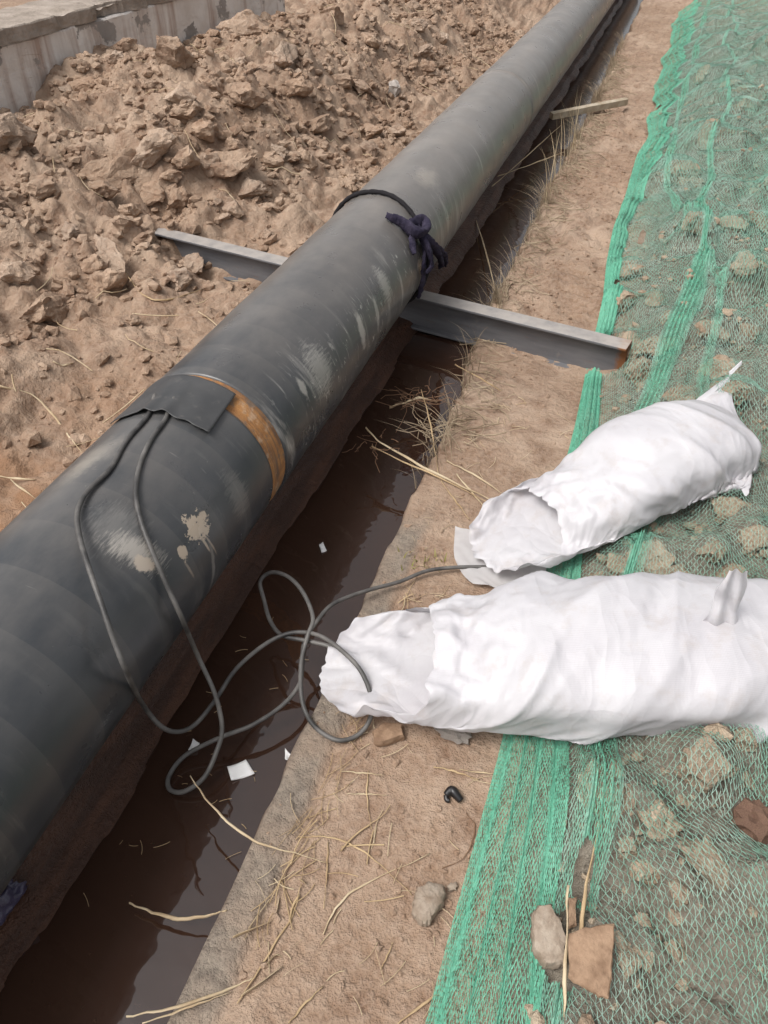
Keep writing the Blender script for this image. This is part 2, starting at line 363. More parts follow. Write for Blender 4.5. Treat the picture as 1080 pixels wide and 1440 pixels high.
def wall_mat():
    m, nt, b = newmat('flaking_painted_concrete'); k = NB(nt); g = k.n('ShaderNodeNewGeometry').outputs['Position']
    con = k.mix(k.rng(k.noise(g, 7, 5), .35, .65), (.34, .31, .285), (.25, .225, .205))
    pn = k.noise(k.mapping(g, (1, 1.0, 1.4)), 2.6, 6, .62)
    pa = k.mix(k.rng(k.noise(g, 5, 4), .4, .7), (.68, .64, .60), (.56, .50, .45))
    streak = k.rng(k.noise(k.mapping(g, (1, 7, .5)), 1.4, 4), .52, .68)
    pa = k.mix(k.math('MULTIPLY', streak, .7), pa, (.30, .19, .14))
    x = k.n('ShaderNodeSeparateXYZ'); k.put(x.inputs[0], g)
    hi = k.rng(x.outputs[2], .24, .42, -.10, .06)
    c = k.mix(k.rng(k.math('ADD', pn, hi), .455, .475), con, pa)
    k.put(b.inputs['Base Color'], c); b.inputs['Roughness'].default_value = .9
    k.put(b.inputs['Normal'], k.bump(k.math('ADD', k.noise(g, 40, 5), k.math('MULTIPLY', k.rng(pn, .485, .505), .6)), .5, .01)); return m
M['wall'] = wall_mat()
M['coping'] = simple('weathered_concrete_coping', (.36, .305, .26), .95, .2, col2=(.24, .20, .165), nscale=9, bumps=.7, bscale=30, bdist=.02)

# ------------------------------------------------------------------ terrain: one sheet, trench, heap on the left, bank and mound on the right
ZW = -0.08
def axis_coords(spec):                       # [(from, to, step)]
    out = []
    for a, b, s in spec: out.append(np.linspace(a, b, max(2, int(round((b - a) / s))), endpoint=False))
    return np.concatenate(out + [np.array([spec[-1][1]])])
GX = axis_coords([(-300, -40, 26), (-40, -8, 2), (-8, -4.2, .25), (-4.2, -3.4, .05), (-3.4, -1.35, .0115), (-1.35, -.85, .03), (-.85, -.36, .008), (-.36, .75, .0125), (.75, 1.6, .03), (1.6, 5, .2), (5, 40, 2.5), (40, 300, 26)])
GY = axis_coords([(-300, -30, 27), (-30, -3, 1.5), (-3, 0.2, .1), (.2, 3.4, .0115), (3.4, 6, .018), (6, 10, .035), (10, 16, .12), (16, 40, 1.5), (40, 300, 26)])
WALL_X, WALL_TOP, WALL_END = -3.43, .75, 7.6
def edge_right(d):
    rough = sstep((d - 1.5) / .8)
    return -.470 + .006 * perlin(d * 9, 0 * d, 4) + rough * (.030 * perlin(d * 4.1, 0 * d + 3, 5) + .016 * perlin(d * 17, 0 * d, 6)) - .03 * sstep((d - 2.2) / .6)
def edge_left(d):
    return -.790 + .018 * perlin(d * 3.1, 0 * d, 14) + .006 * perlin(d * 11, 0 * d, 15)
RS = pix(1085, 690, .15)
def terrain(x, y):
    near = np.exp(-((y - 4) / 60) ** 2)
    # right bank and netted mound
    er = edge_right(y)
    zr = .004 * fbm(x * 9, y * 9, 3, 20) + .010 * fbm(x * 2.2, y * 2.2, 2, 22)
    bz = np.exp(-((y - 2.68) / .40) ** 2) * sstep((.35 - x) / .3); zr = zr - .058 * bz
    bank_r = sstep((y - 1.9) / .8)
    zr = zr + bank_r * (1 - .75 * bz) * .034 * billow(x * 6, y * 6, 3, 24)
    mound = sstep((x + .10) / .45)
    zm = .10 * mound + .12 * sstep((x - .2) / .9) + .04 * sstep((y - 3) / 4) * mound
    lum = billow(x * 3.4, y * 3.4, 4, 30, .6)
    zr = zr + zm + mound * (.125 * lum - .04)
    zr = zr - .010 * np.exp(-((x + .385) / .012) ** 2) * sstep((1.55 - y) / .3)      # crack behind the concrete edge
    zr = zr - .07 * np.exp(-(((x - RS[0]) / .14) ** 2 + ((y - RS[1]) / .14) ** 2))          # hollow the rear sack's end has pressed
    # left ground and spoil heap
    toe = -2.00 + .16 * perlin(y * .8, 0 * y, 40) + .30 * sstep((2.2 - y) / 1.2) + .48 * sstep((y - 3.25) / .45)
    rise = sstep((toe - x) / 1.05)
    crest = .30 + .17 * sstep((y - 2.9) / 2.0) - .12 * sstep((y - 6.4) / 2.0)
    wallfall = .16 * sstep((-2.9 - x) / .5) * sstep((4.6 - y) / 1.2) + .17 * sstep((-2.65 - x) / .55) * sstep((y - 4.4) / 1.0)
    zl = -.02 + .05 * sstep((-1.55 - x) / .5) + rise * crest - wallfall
    hm = .42 + .58 * sstep((toe + .18 - x) / .35)
    zl = zl + hm * (.150 * billow(x * 2.3, y * 2.3, 4, 44, .58) - .055) + .012 * fbm(x * 11, y * 11, 3, 47) * hm + (.002 + .004 * hm) * fbm(x * 26, y * 26, 2, 49)
    pit = np.exp(-((y - 1.35) / .55) ** 2) * sstep((x + 1.98 + .08 * perlin(y * 3, 0 * y, 52)) / .10) * sstep((-1.25 - x) / .2)
    zl = zl - .11 * pit
    zl = zl - .075 * np.exp(-((y - (3.165 - .2075 * (x + 2.1455)) + .07) / .11) ** 2) * sstep((x + 2.12) / .1)
    # field behind the wall
    behind = sstep((-3.70 - x) / .12) * sstep((WALL_END - .2 - y) / .5)
    zl = zl * (1 - behind) + behind * (.66 + .02 * fbm(x, y, 3, 55))
    # bench of wet mud below the pipe
    el = edge_left(y)
    bench = ZW + .006 + .028 * sstep((el - x) / .05) + .05 * sstep((el - .03 - x) / .3) + .010 * fbm(x * 7, y * 2.5, 3, 60)
    f = sstep((-1.12 - x) / .22)
    zl = bench * (1 - f) + zl * f
    # trench
    bed = -.32
    inr = sstep((x - (er - .022)) / .024); inl = sstep(((el + .018) - x) / .020)
    z = bed + inr * (zr - bed) + inl * (zl - bed)
    flat = np.clip((np.hypot(x, y - 4) - 16) / 12, 0, 1)
    return z * (1 - flat) + flat * (-.05)
TX, TY = np.meshgrid(GX, GY, indexing='xy')
TZ = terrain(TX, TY)
# clods that are stamped into the net's height map too
def height(x, y, Z=None):
    Z = TZ if Z is None else Z
    x = np.asarray(x, float); y = np.asarray(y, float)
    i = np.clip(np.searchsorted(GX, x) - 1, 0, len(GX) - 2); j = np.clip(np.searchsorted(GY, y) - 1, 0, len(GY) - 2)
    fx = (x - GX[i]) / (GX[i + 1] - GX[i]); fy = (y - GY[j]) / (GY[j + 1] - GY[j])
    return (Z[j, i] * (1 - fx) + Z[j, i + 1] * fx) * (1 - fy) + (Z[j + 1, i] * (1 - fx) + Z[j + 1, i + 1] * fx) * fy
def onto(u, v, lift=0.0, water=False):       # where a pixel's ray meets the ground
    r = ray(u, v); r = np.array(r); r /= np.linalg.norm(r)
    ts = np.arange(.9, 14, .01); z = height(r[0] * ts, r[1] * ts); zz = CAM_H + r[2] * ts
    if water: z = np.maximum(z, ZW)
    k = np.argmax(zz <= z); a, b = ts[max(k - 1, 0)], ts[k]
    for _ in range(12):
        m = (a + b) / 2; h = float(height(r[0] * m, r[1] * m)); h = max(h, ZW) if water else h
        if CAM_H + r[2] * m <= h: b = m
        else: a = m
    return Vector((r[0] * b, r[1] * b, CAM_H + r[2] * b + lift))

gm = np_mesh('ground', np.stack([TX, TY, TZ], -1).reshape(-1, 3), grid_faces(len(GY), len(GX)))
def add_attr(me, name, vals):
    a = me.attributes.new(name, 'FLOAT', 'POINT'); a.data.foreach_set('value', np.asarray(vals, np.float32).ravel())
add_attr(gm, 'mound', .85 * sstep((TX + .02) / .12) * sstep((9 - np.abs(TY - 3)) / 4))
elY = edge_left(TY); erY = edge_right(TY)
wet = sstep((TX + 1.30 + .1 * fbm(TX * 3, TY * 3, 2, 70)) / .16) * sstep((erY + .006 - TX) / .012)
wet = np.maximum(wet, .55 * sstep((-1.25 - TX) / -.2) * sstep((erY + .004 - TX) / .01))
add_attr(gm, 'wet', np.clip(wet, 0, 1))
cm = sstep((-.375 + .02 * perlin(TY * 6, TX * 0, 72) - TX) / .03) * sstep((TX + .62) / .05) * sstep((1.75 + .3 * perlin(TX * 6, TY * 6, 73) - TY) / .4)
add_attr(gm, 'concrete', cm)
red = np.exp(-((TY - 1.35) / .6) ** 2) * sstep((-1.2 - TX) / .2) * sstep((TX + 2.1) / .15) * sstep((.62 + fbm(TX * 3, TY * 3, 3, 74)) / .8)
add_attr(gm, 'red', red)
ground = tag(link('ground', gm, M['soil']), 'dry brown clay ground with trench banks and spoil heap', kind='structure')

wq = np.array([(-.90, -14, ZW), (-.40, -14, ZW), (-.40, 24, ZW), (-.90, 24, ZW)])
tag(link('water', np_mesh('water', wq, np.array([(0, 1, 2, 3)])), M['water']), 'dark brown muddy water standing in the trench', kind='structure')

# ------------------------------------------------------------------ soil clods
def clod_mesh(name, seed, sub, rough=.22, cuts=7, mat=None, sharp=True):
    bm = bmesh.new(); bmesh.ops.create_icosphere(bm, subdivisions=sub, radius=1.0)
    r = np.random.RandomState(seed); co = np.array([v.co[:] for v in bm.verts])
    for _ in range(cuts):
        n = r.randn(3); n /= np.linalg.norm(n); dlim = r.uniform(.48, .85); s = co @ n
        co -= np.where(s > dlim, (s - dlim) * .97, 0)[:, None] * n
    ph = r.rand(3, 3) * 6
    ns = perlin(co[:, 0] * 1.6 + seed, co[:, 1] * 1.6 + co[:, 2] * 1.1, seed) + .6 * perlin(co[:, 2] * 3.4 + seed, co[:, 0] * 3.1 + co[:, 1] * 2.2, seed + 5) + .35 * np.abs(perlin(co[:, 1] * 7, co[:, 2] * 7 + co[:, 0] * 3, seed + 9))
    ns = ns + .30 * perlin(co[:, 0] * 9 + co[:, 2] * 4, co[:, 1] * 9 - co[:, 2] * 5, seed + 3) + .5 * (np.abs(perlin(co[:, 0] * 4 - co[:, 2] * 3, co[:, 1] * 4 + co[:, 2] * 2, seed + 4)) - .3)
    co *= (1 + rough * ns)[:, None]
    for v, c in zip(bm.verts, co): v.co = c
    m = bpy.data.meshes.new(name); bm.to_mesh(m); bm.free()
    m.polygons.foreach_set('use_smooth', [True] * len(m.polygons)); m.update()
    if sub > 2 and sharp: m.set_sharp_from_angle(angle=R(20))
    if mat: m.materials.append(mat)
    return m
mclods = [clod_mesh('soil_clod', 150 + i, 4, .20, 16, M['clod_mound']) for i in range(8)]
clods = [clod_mesh('soil_clod', 100 + i, 4, .22, 20, M['clod'] if i % 3 else M['clod_grey']) for i in range(14)]
CL = []                                       # (x, y, z, sx, sy, sz, rotz) of every built clod
def put_clod(x, y, s, asp=(1, 1, .75), rz=None, mi=None, sink=.35, tilt=.3):
    z = float(height(x, y)); ms = mclods if x > -.2 else clods; o = link('soil_clod', ms[rnd.randrange(len(ms)) if mi is None else mi], None, ground)
    sc = (s * asp[0], s * asp[1], s * asp[2]); o.scale = sc
    o.location = (x, y, z + sc[2] * (1 - 2 * sink)); o.rotation_euler = (rnd.uniform(-tilt, tilt), rnd.uniform(-tilt, tilt), rnd.uniform(0, 6.28) if rz is None else rz)
    CL.append((x, y, z + sc[2] * (1 - 2 * sink), s * max(asp[0], asp[1]) * .95, sc[2] * .95)); return o
def clod_px(u, v, rpx, asp=(1, 1, .75), rz=None, mi=None, sink=.35):
    p = onto(u, v); dist = (Vector((0, 0, CAM_H)) - p).length
    depth = dist * (FPX / math.sqrt(FPX ** 2 + (u - 540) ** 2 + (v - 720) ** 2))
    return put_clod(p.x, p.y, 1.12 * rpx * depth / FPX, asp, rz, mi, sink)
# lumps one can pick out on the heap
for a in ((243, 85, 26, (1, .8, 1.1)), (168, 250, 44, (1.25, .5, .55), .9), (215, 218, 34, (1.1, .8, .6)), (15, 198, 40, (1, .9, .8)), (322, 242, 40, (1.2, .8, .55)),
          (295, 235, 22), (352, 275, 26, (1.1, .8, .7)), (258, 288, 24), (216, 275, 18), (120, 130, 24, (1.2, .8, .7)), (160, 88, 14), (200, 85, 12), (350, 50, 36, (1.5, .7, .7), .4),
          (398, 85, 24), (345, 140, 26), (415, 130, 20), (300, 130, 20), (60, 440, 30, (1.2, .8, .6)), (75, 590 - 150, 34, (1.2, .8, .7)), (150, 405, 26), (205, 340, 20, (1.4, .8, .6)),
          (250, 395, 24, (1.3, .8, .6)), (270, 380, 20), (180, 300, 16), (100, 330, 22, (1.4, .7, .6)), (45, 320, 18), (130, 380, 24), (450, 180, 22, (1.3, .8, .6)), (520, 215, 14), (560, 190, 16),
          (430, 230, 20), (480, 120, 18), (600, 100, 14), (620, 60, 12), (240, 250, 14), (380, 230, 18), (330, 300, 18), (290, 190, 22), (60, 270, 22), (25, 390, 26), (230, 512, 16, (1.5, .8, .5)), (190, 455, 12), (330, 215, 22)):
    clod_px(*a)
# lumps under the net
for a in ((988, 1082, 40, (1, .95, .8), .5, 3, .3), (930, 1160, 34, (.9, .9, .75)), (1003, 1222, 46, (1.3, .5, .5), -.6), (905, 1228, 20), (948, 1340, 20), (905, 1300, 16), (885, 1195, 18), (1045, 1045, 20), (1050, 1100, 14),
          (990, 1065, 16), (880, 1355, 20), (960, 1390, 14), (912, 797, 38, (1, .9, .75)), (880, 500, 30, (1.2, .9, .8)), (900, 530, 24), (1010, 540, 30), (960, 560, 22), (870, 430, 22), (885, 385, 20), (1000, 470, 22), (1045, 470, 20),
          (950, 250, 26), (1000, 200, 24), (980, 320, 22), (1050, 380, 24), (1030, 320, 20), (920, 430, 18), (940, 640, 22), (1020, 720, 30), (1000, 780, 22), (1060, 760, 26), (1030, 650, 24), (960, 690, 24)):
    clod_px(*a)
while len(CL) < 215:                          # the rest of the heap's big lumps
    x = rnd.uniform(-3.35, -1.6); y = rnd.uniform(1.2, 8.5)
    if abs(perlin(x * 1.5, y * 1.5, 80)) < .12 and rnd.random() < .7: continue
    if x > (-2.0 if y < 3.3 else -1.6) and rnd.random() < .9: continue
    if abs(y - (3.165 - .2075 * (x + 2.1455))) < .16 and x > -2.25: continue
    put_clod(x, y, rnd.choice((.034, .04, .048, .055, .065, .075, .09, .105)), (rnd.uniform(.9, 1.4), rnd.uniform(.7, 1), rnd.uniform(.55, .8)), sink=rnd.uniform(.3, .5))
while len(CL) < 300:                          # and of the netted mound's
    x = rnd.uniform(.12, 1.25); y = rnd.uniform(.55, 7.5)
    put_clod(x, y, rnd.choice((.03, .035, .04, .05, .06, .07)), (rnd.uniform(.9, 1.3), rnd.uniform(.8, 1), rnd.uniform(.6, .8)), sink=rnd.uniform(.3, .45))

def scatter(pts, sizes, base_seed, sub, name, mat, parent, flat=(.55, .9)):
    protos = []
    for i in range(8):
        mm = clod_mesh('tmp', base_seed + i, sub, .25, 6); V = np.array([v.co[:] for v in mm.vertices]); F = np.array([p.vertices[:] for p in mm.polygons]); protos.append((V, F)); bpy.data.meshes.remove(mm)
    Vs, Fs, off = [], [], 0
    for (x, y, z), s in zip(pts, sizes):
        V, F = protos[rng.randint(8)]; a = rng.rand() * 6.28; c, q = math.cos(a), math.sin(a)
        W = V * np.array([s * rng.uniform(.9, 1.35), s * rng.uniform(.75, 1), s * rng.uniform(*flat)])
        t = rng.uniform(-.5, .5); ct, st_ = math.cos(t), math.sin(t)
        W = np.stack([W[:, 0] * ct - W[:, 2] * st_, W[:, 1], W[:, 0] * st_ + W[:, 2] * ct], 1)
        W = np.stack([W[:, 0] * c - W[:, 1] * q + x, W[:, 0] * q + W[:, 1] * c + y, W[:, 2] + z], 1)
        Vs.append(W); Fs.append(F + off); off += len(W)
    o = link(name, np_mesh(name, np.vstack(Vs), np.vstack(Fs), False), mat, parent); o['kind'] = 'stuff'; return o
def rand_pts(n, x0, x1, y0, y1, keep, lift=.3, smin=.006, smax=.03, power=2.2):
    P, S = [], []
    while len(P) < n:
        x = rng.uniform(x0, x1, n); y = y0 + (y1 - y0) * rng.rand(n) ** 1.1
        k = rng.rand(n) < keep(x, y); x, y = x[k], y[k]
        s = smin + (smax - smin) * rng.rand(len(x)) ** power; z = height(x, y) + s * lift
        P += list(zip(x, y, z)); S += list(s)
    return P[:n], S[:n]
P, S = rand_pts(9500, -3.4, -1.25, 1.0, 9.5, lambda x, y: (.22 + .78 * sstep((-1.95 + .55 * sstep((y - 3.2) / .5) - x) / .3)) * sstep((perlin(x * 2.4, y * 2.4, 81) + .5) / .5), .15, .006, .042, 2.3)
scatter(P, S, 300, 1, 'soil_crumbs', M['crumb'], ground)
P, S = rand_pts(2000, -.03, 1.1, .4, 6.5, lambda x, y: .35 + .65 * sstep((perlin(x * 5, y * 5, 82) + .3) / .5), .3, .006, .024)
scatter(P, S, 320, 1, 'soil_crumbs', M['clod_mound'], ground)
def keep_bank(x, y):
    k = .10 + 1.0 * np.exp(-(((x + .13) / .09) ** 2 + ((y - .62) / .16) ** 2)) + .6 * sstep((y - 2.4) / 1.0) + .5 * np.exp(-((x + .36) / .03) ** 2) + .4 * np.exp(-((x + .04) / .03) ** 2)
    return np.clip(k, 0, 1) * (x > edge_right(y) + .015)
P, S = rand_pts(2300, -.5, .0, .38, 6.5, keep_bank, .15, .0022, .011, 2.6)
scatter(P, S, 340, 1, 'soil_crumbs', M['crumb'], ground)

# ------------------------------------------------------------------ old wall at the back left
wall = empty('concrete_wall', (WALL_X - .2, 3.5, 0)); tag(wall, 'old concrete retaining wall with flaking white paint behind the spoil heap', 'wall')
def slab(name, x0, x1, y0, y1, z0, z1, mat, parent, jit=.006, ny=120, nz=10, chip=0.0):
    # box whose +X face and edges are uneven
    ys = np.linspace(y0, y1, ny); V = []
    prof = [(x0, z0), (x0, z1)] + [(x0 + (x1 - x0) * t, z1) for t in (.3, .6, .9)] + [(x1 - .008, z1), (x1, z1 - .010)] + [(x1, z1 - (z1 - z0) * t) for t in np.linspace(.1, 1, nz)]
    prof = np.array(prof); n = len(prof)
    A = np.zeros((ny, n, 3)); A[:, :, 0] = prof[None, :, 0]; A[:, :, 2] = prof[None, :, 1]; A[:, :, 1] = ys[:, None]
    nn = fbm(A[:, :, 1] * 5, A[:, :, 2] * 7 + A[:, :, 0] * 3, 4, 90); A[:, :, 0] += nn * jit; A[:, :, 2] += jit * .6 * fbm(A[:, :, 1] * 6, A[:, :, 0] * 6, 3, 93) * (A[:, :, 2] > z0 + .02)
    if chip:
        ch = chip * np.clip(fbm(A[:, :, 1] * 3.3, A[:, :, 1] * 0, 4, 95) - .15, 0, 1); A[:, 5:, 0] -= ch[:, 5:]; A[:, 4:7, 2] -= ch[:, 4:7] * .4
    V = A.reshape(-1, 3); F = grid_faces(ny, n).tolist(); F.append(list(range(n))); F.append(list(range((ny - 1) * n, ny * n))[::-1])
    F += [[i * n, (i + 1) * n, (i + 1) * n + n - 1, i * n + n - 1] for i in range(ny - 1)]
    me = bpy.data.meshes.new(name); me.from_pydata(V.tolist(), [], F); me.update()
    o = link(name, me, mat, parent); o.matrix_parent_inverse = Matrix.Translation(wall.location).inverted(); return o
slab('wall_body', WALL_X - .40, WALL_X, -3, WALL_END, -.3, WALL_TOP - .075, M['wall'], wall, .006, 300, 24)
slab('coping', WALL_X - .46, WALL_X + .022, -3.02, WALL_END + .02, WALL_TOP - .073, WALL_TOP, M['coping'], wall, .011, 420, 5, .09)

# ------------------------------------------------------------------ the pipe
pipe = empty('steel_pipeline', (PX, 0, PZ)); tag(pipe, 'long black coated steel pipe running along the flooded trench', 'pipe')
def pipe_part(name, prof, mat, seg=128):      # prof: [(along, radius)]
    prof = np.array(prof); a = np.linspace(-np.pi, np.pi, seg + 1); n = len(prof)
    V = np.stack([np.sin(a)[None] * prof[:, 1][:, None], np.repeat(prof[:, 0][:, None], seg + 1, 1), np.cos(a)[None] * prof[:, 1][:, None]], -1)
    me = np_mesh(name, V.reshape(-1, 3), grid_faces(n, seg + 1))
    uvl = me.uv_layers.new(name='UVMap'); UV = np.stack([np.repeat(prof[:, 0][:, None], seg + 1, 1), np.repeat((a * PR)[None], n, 0)], -1).reshape(-1, 2)
    vi = np.zeros(len(me.loops), np.int32); me.loops.foreach_get('vertex_index', vi); uvl.data.foreach_set('uv', UV[vi].astype(np.float32).ravel())
    return link(name, me, mat, pipe)
JD = 1.375
ys = list(np.arange(-3.0, JD - .07, .06))
pipe_part('near_pipe_length', [(y, PR + .0009 * math.sin(y * 7)) for y in ys] + [(JD - .044, PR), (JD - .039, PR - .001), (JD - .037, PR - .004)], M['pipe'])
pipe_part('weld_joint', [(JD - .050, PR - .0036), (JD - .026, PR - .0032), (JD - .004, PR - .0024), (JD + .006, PR - .0010), (JD + .016, PR - .0010), (JD + .024, PR - .0022), (JD + .060, PR - .003)], M['rust'])
fp = [(JD + .040, PR - .004), (JD + .042, PR + .0015), (JD + .047, PR + .003)]
for y in np.arange(JD + .08, 16, .05):
    fp.append((y, PR + .0025 + .0008 * math.sin(y * 11) + .0006 * math.sin(y * 31)))
    if abs(y - 5.04) < .03: fp += [(y + .004, PR + .0055), (y + .016, PR + .0055), (y + .02, PR + .003)]
pipe_part('far_pipe_length', fp, M['pipe'])
# rubber sheet laid over the joint: corners from its place on the pipe
c00 = pipe_uv(196, 585); c01 = pipe_uv(291, 613); c10 = pipe_uv(243, 531); c11 = pipe_uv(330, 558)
nu, nv = 46, 34; Vp = []
for i in range(nv):
    t = i / (nv - 1)
    for j in range(nu):
        s = j / (nu - 1)
        s2 = -.55 + 1.55 * s                  # it wraps on down the far side of the pipe
        d = (c00[0] * (1 - s2) + c01[0] * s2) * (1 - t) + (c10[0] * (1 - s2) + c11[0] * s2) * t
        a = (c00[1] * (1 - s2) + c01[1] * s2) * (1 - t) + (c10[1] * (1 - s2) + c11[1] * s2) * t
        d += .006 * perlin(np.array(s * 9.), np.array(0.), 7) * (1 - t) ** 3
        bulge = .010 * math.exp(-((s2 - .12) / .09) ** 2) * (1 - t) ** 1.5 + .010 * math.exp(-((s2 - .36) / .09) ** 2) * (1 - t) ** 1.5
        lift = .0035 + bulge + .0022 * abs(float(perlin(np.array(s * 5.), np.array(t * 3.), 8))) + .006 * (1 - t) ** 8 * (.3 + .7 * s) + .004 * s ** 8
        Vp.append(pipe_pt(d, a, lift))
Vp = np.array(Vp) - np.array([PX, 0, PZ])
pt = link('rubber_sheet', np_mesh('rubber_sheet', Vp, grid_faces(nv, nu)), M['patch'], pipe)
sm_ = pt.modifiers.new('thick', 'SOLIDIFY'); sm_.thickness = .002; sm_.offset = 1
pt['label'] = 'black rubber sheet laid over the rusty joint'

# ------------------------------------------------------------------ I-beam under the pipe
BL = Vector((-2.30, 3.165 - .2075 * (-2.30 + 2.1455), .08)); BR = Vector((.066, 2.706, .08))
bl = (BR - BL).length; mid = (BL + BR) / 2
beam = empty('steel_beam', (mid.x, mid.y, -.07)); beam.rotation_euler = (0, 0, math.atan2(BR.y - BL.y, BR.x - BL.x))
tag(beam, 'grey steel I-beam lying across the trench underneath the pipe', 'beam')
def box(name, x0, x1, y0, y1, z0, z1, mat, parent, bev=.003, seg=2):
    bm = bmesh.new(); bmesh.ops.create_cube(bm, size=1.0)
    for v in bm.verts: v.co = ((x0 + x1) / 2 + v.co.x * (x1 - x0), (y0 + y1) / 2 + v.co.y * (y1 - y0), (z0 + z1) / 2 + v.co.z * (z1 - z0))
    if bev: bmesh.ops.bevel(bm, geom=bm.edges[:], offset=bev, segments=seg, affect='EDGES', profile=.5)
    me = bpy.data.meshes.new(name); bm.to_mesh(me); bm.free(); me.update(); return link(name, me, mat, parent)
bh, bw, tf, tw_ = .15, .080, .011, .007
box('top_flange', -bl / 2, bl / 2, -bw / 2, bw / 2, bh - tf, bh, M['steel'], beam)
box('bottom_flange', -bl / 2, bl / 2, -bw * .40, bw * .40, 0, tf, M['steel_shaded'], beam)
box('web', -bl / 2 + .001, bl / 2 - .001, -tw_ / 2, tw_ / 2, tf - .002, bh - tf + .002, M['steel'], beam, 0)

# ------------------------------------------------------------------ rope and knotted rag round the pipe
tie = empty('rag_tie', (PX, 2.76, PZ + PR)); tag(tie, 'dark rope and knotted navy rag tied round the pipe above the beam', 'tie')
def wpart(name, me, mat, parent, origin):
    o = link(name, me, mat, parent); o.matrix_parent_inverse = Matrix.Translation(origin).inverted(); return o
TO = tie.location.copy()
ring = []
for i in range(97):
    th = -math.pi + 2 * math.pi * i / 96; d = 2.765 + .02 * math.cos(th) - .045 * math.sin(th) + .006 * math.sin(5 * th)
    ring.append((PX + (PR + .011) * math.sin(th), d, PZ + (PR + .011) * math.cos(th)))
wpart('rope', tube_mesh('rope', ring, .0085 + .0009 * np.sin(np.arange(97) * 2.2), 10), M['rope'], tie, TO)
k0 = pipe_hit(592, 322, .02)
def rough_tube(pts, prof, flat, tw, seed):
    V, F, T = tube_np(catmull(pts[::2], 5), np.interp(np.linspace(0, 1, (len(pts[::2]) - 1) * 5 + 1), np.linspace(0, 1, len(prof)), prof), 16, flat, tw)
    c = V.mean(0); q = V - c; V = V + .0045 * np.stack([perlin(q[:, 0] * 70 + q[:, 2] * 60, q[:, 1] * 70 + k_ * 9, seed + k_) for k_ in range(3)], 1) + .0022 * np.stack([perlin(q[:, 0] * 190, q[:, 1] * 190 + q[:, 2] * 150 + k_ * 9, seed + k_) for k_ in range(3)], 1)
    m = bpy.data.meshes.new('rag'); m.from_pydata(V.tolist(), [], F.tolist() + T.tolist()); m.polygons.foreach_set('use_smooth', [True] * len(m.polygons)); m.update(); return m
def blob_chain(px_list, rad, flat=.55, lift=.018, tw=1.2):
    pts = [pipe_hit(u, v, lift + l) for (u, v, l) in px_list]; pts = catmull(pts, 6); n = len(pts)
    prof = np.interp(np.linspace(0, 1, n), np.linspace(0, 1, len(rad)), rad) * 1.25
    return rough_tube(pts, prof, flat, tw, int(px_list[0][0] + px_list[-1][1]))
wpart('knot', blob_chain([(543, 303, 0), (565, 312, .008), (585, 328, .018), (598, 322, .030), (594, 310, .022), (578, 316, .012), (580, 330, .010)], [.010, .016, .022, .019, .017, .014, .010]), M['rag'], tie, TO)
for i, (pl, rd) in enumerate((([(584, 320, .012), (600, 338, .02), (612, 352, .022), (620, 368, .022), (617, 377, .018)], [.012, .019, .021, .016, .006]),
                (([(580, 322, .012), (580, 340, .008), (583, 358, .006)]), [.012, .012, .005]),
                (([(588, 325, .02), (602, 350, .03), (607, 372, .03), (600, 384, .024)]), [.012, .016, .013, .004]),
                (([(590, 325, .01), (597, 350, .008), (596, 372, .006), (594, 398, .004), (588, 420, .002)]), [.012, .013, .012, .010, .006]),
                (([(592, 330, .03), (610, 345, .035), (624, 360, .03), (626, 374, .024)]), [.010, .014, .014, .005]),
                (([(590, 312, .02), (600, 312, .024), (604, 318, .02)]), [.010, .010, .004]))):
    wpart('rag_tail', blob_chain(pl, rd, .45, .012, 2.0), M['rag'], tie, TO)

# ------------------------------------------------------------------ sacks
def perturb(P, seed, helix, Lm, Wm, amp):
    Nv, Nu, _ = P.shape
    s = np.linspace(0, 1, Nv)[:, None] * np.ones((1, Nu)); th = np.ones((Nv, 1)) * (np.arange(Nu) / Nu)[None]
    du = np.roll(P, -1, 1) - np.roll(P, 1, 1); dv = np.gradient(P, axis=0)
    n = np.cross(dv, du); n /= np.linalg.norm(n, axis=-1)[..., None] + 1e-9
    c = np.mean(P.reshape(-1, 3), 0); sg = np.sign(np.mean(np.sum(n * (P - c), -1))); n *= sg
    X = s * Lm; Y = th * 2 * Wm
    h = 0
    for (lam, st, a, k) in ((.17, .75, 1.0, 1.0), (.085, .55, .32, .9), (.045, .25, .07, 1.2)):
        acr = (Y - helix * k * X) / lam; alo = (X + helix * k * Y) / st
        acr = acr + .5 * perlin(X / .22, Y / .22, seed + 11)
        # periodic round the tube
        f = sstep(th / .12) * 1.0
        nz = 1 - 2.0 * np.abs(perlin(acr, alo, seed)); nz2 = 1 - 2.0 * np.abs(perlin(acr + 2 * Wm / lam, alo + helix * k * 2 * Wm / st, seed))
        nz = nz * f + nz2 * (1 - f); nz = np.sign(nz) * np.abs(nz) ** 1.15
        h = h + a * nz
    env = .55 + .9 * np.clip(perlin(X / .25, Y / .25, seed + 31) + .3, 0, 1)
    h = h * amp * env * np.minimum(1, (1 - s) * 9)
    return P + n * h[..., None]
def upsample(P):
    Nv, Nu, _ = P.shape
    Q = np.concatenate([P[:, -1:], P, P[:, :2]], 1)
    m = (-Q[:, :-3] + 9 * Q[:, 1:-2] + 9 * Q[:, 2:-1] - Q[:, 3:]) / 16
    A = np.empty((Nv, Nu * 2, 3)); A[:, 0::2] = P; A[:, 1::2] = m
    Q = np.concatenate([A[:1] * 2 - A[1:2], A, A[-1:] * 2 - A[-2:-1]], 0)
    m = (-Q[:-3] + 9 * Q[1:-2] + 9 * Q[2:-1] - Q[3:]) / 16
    B = np.empty((Nv * 2 - 1, Nu * 2, 3)); B[0::2] = A; B[1::2] = m; return B
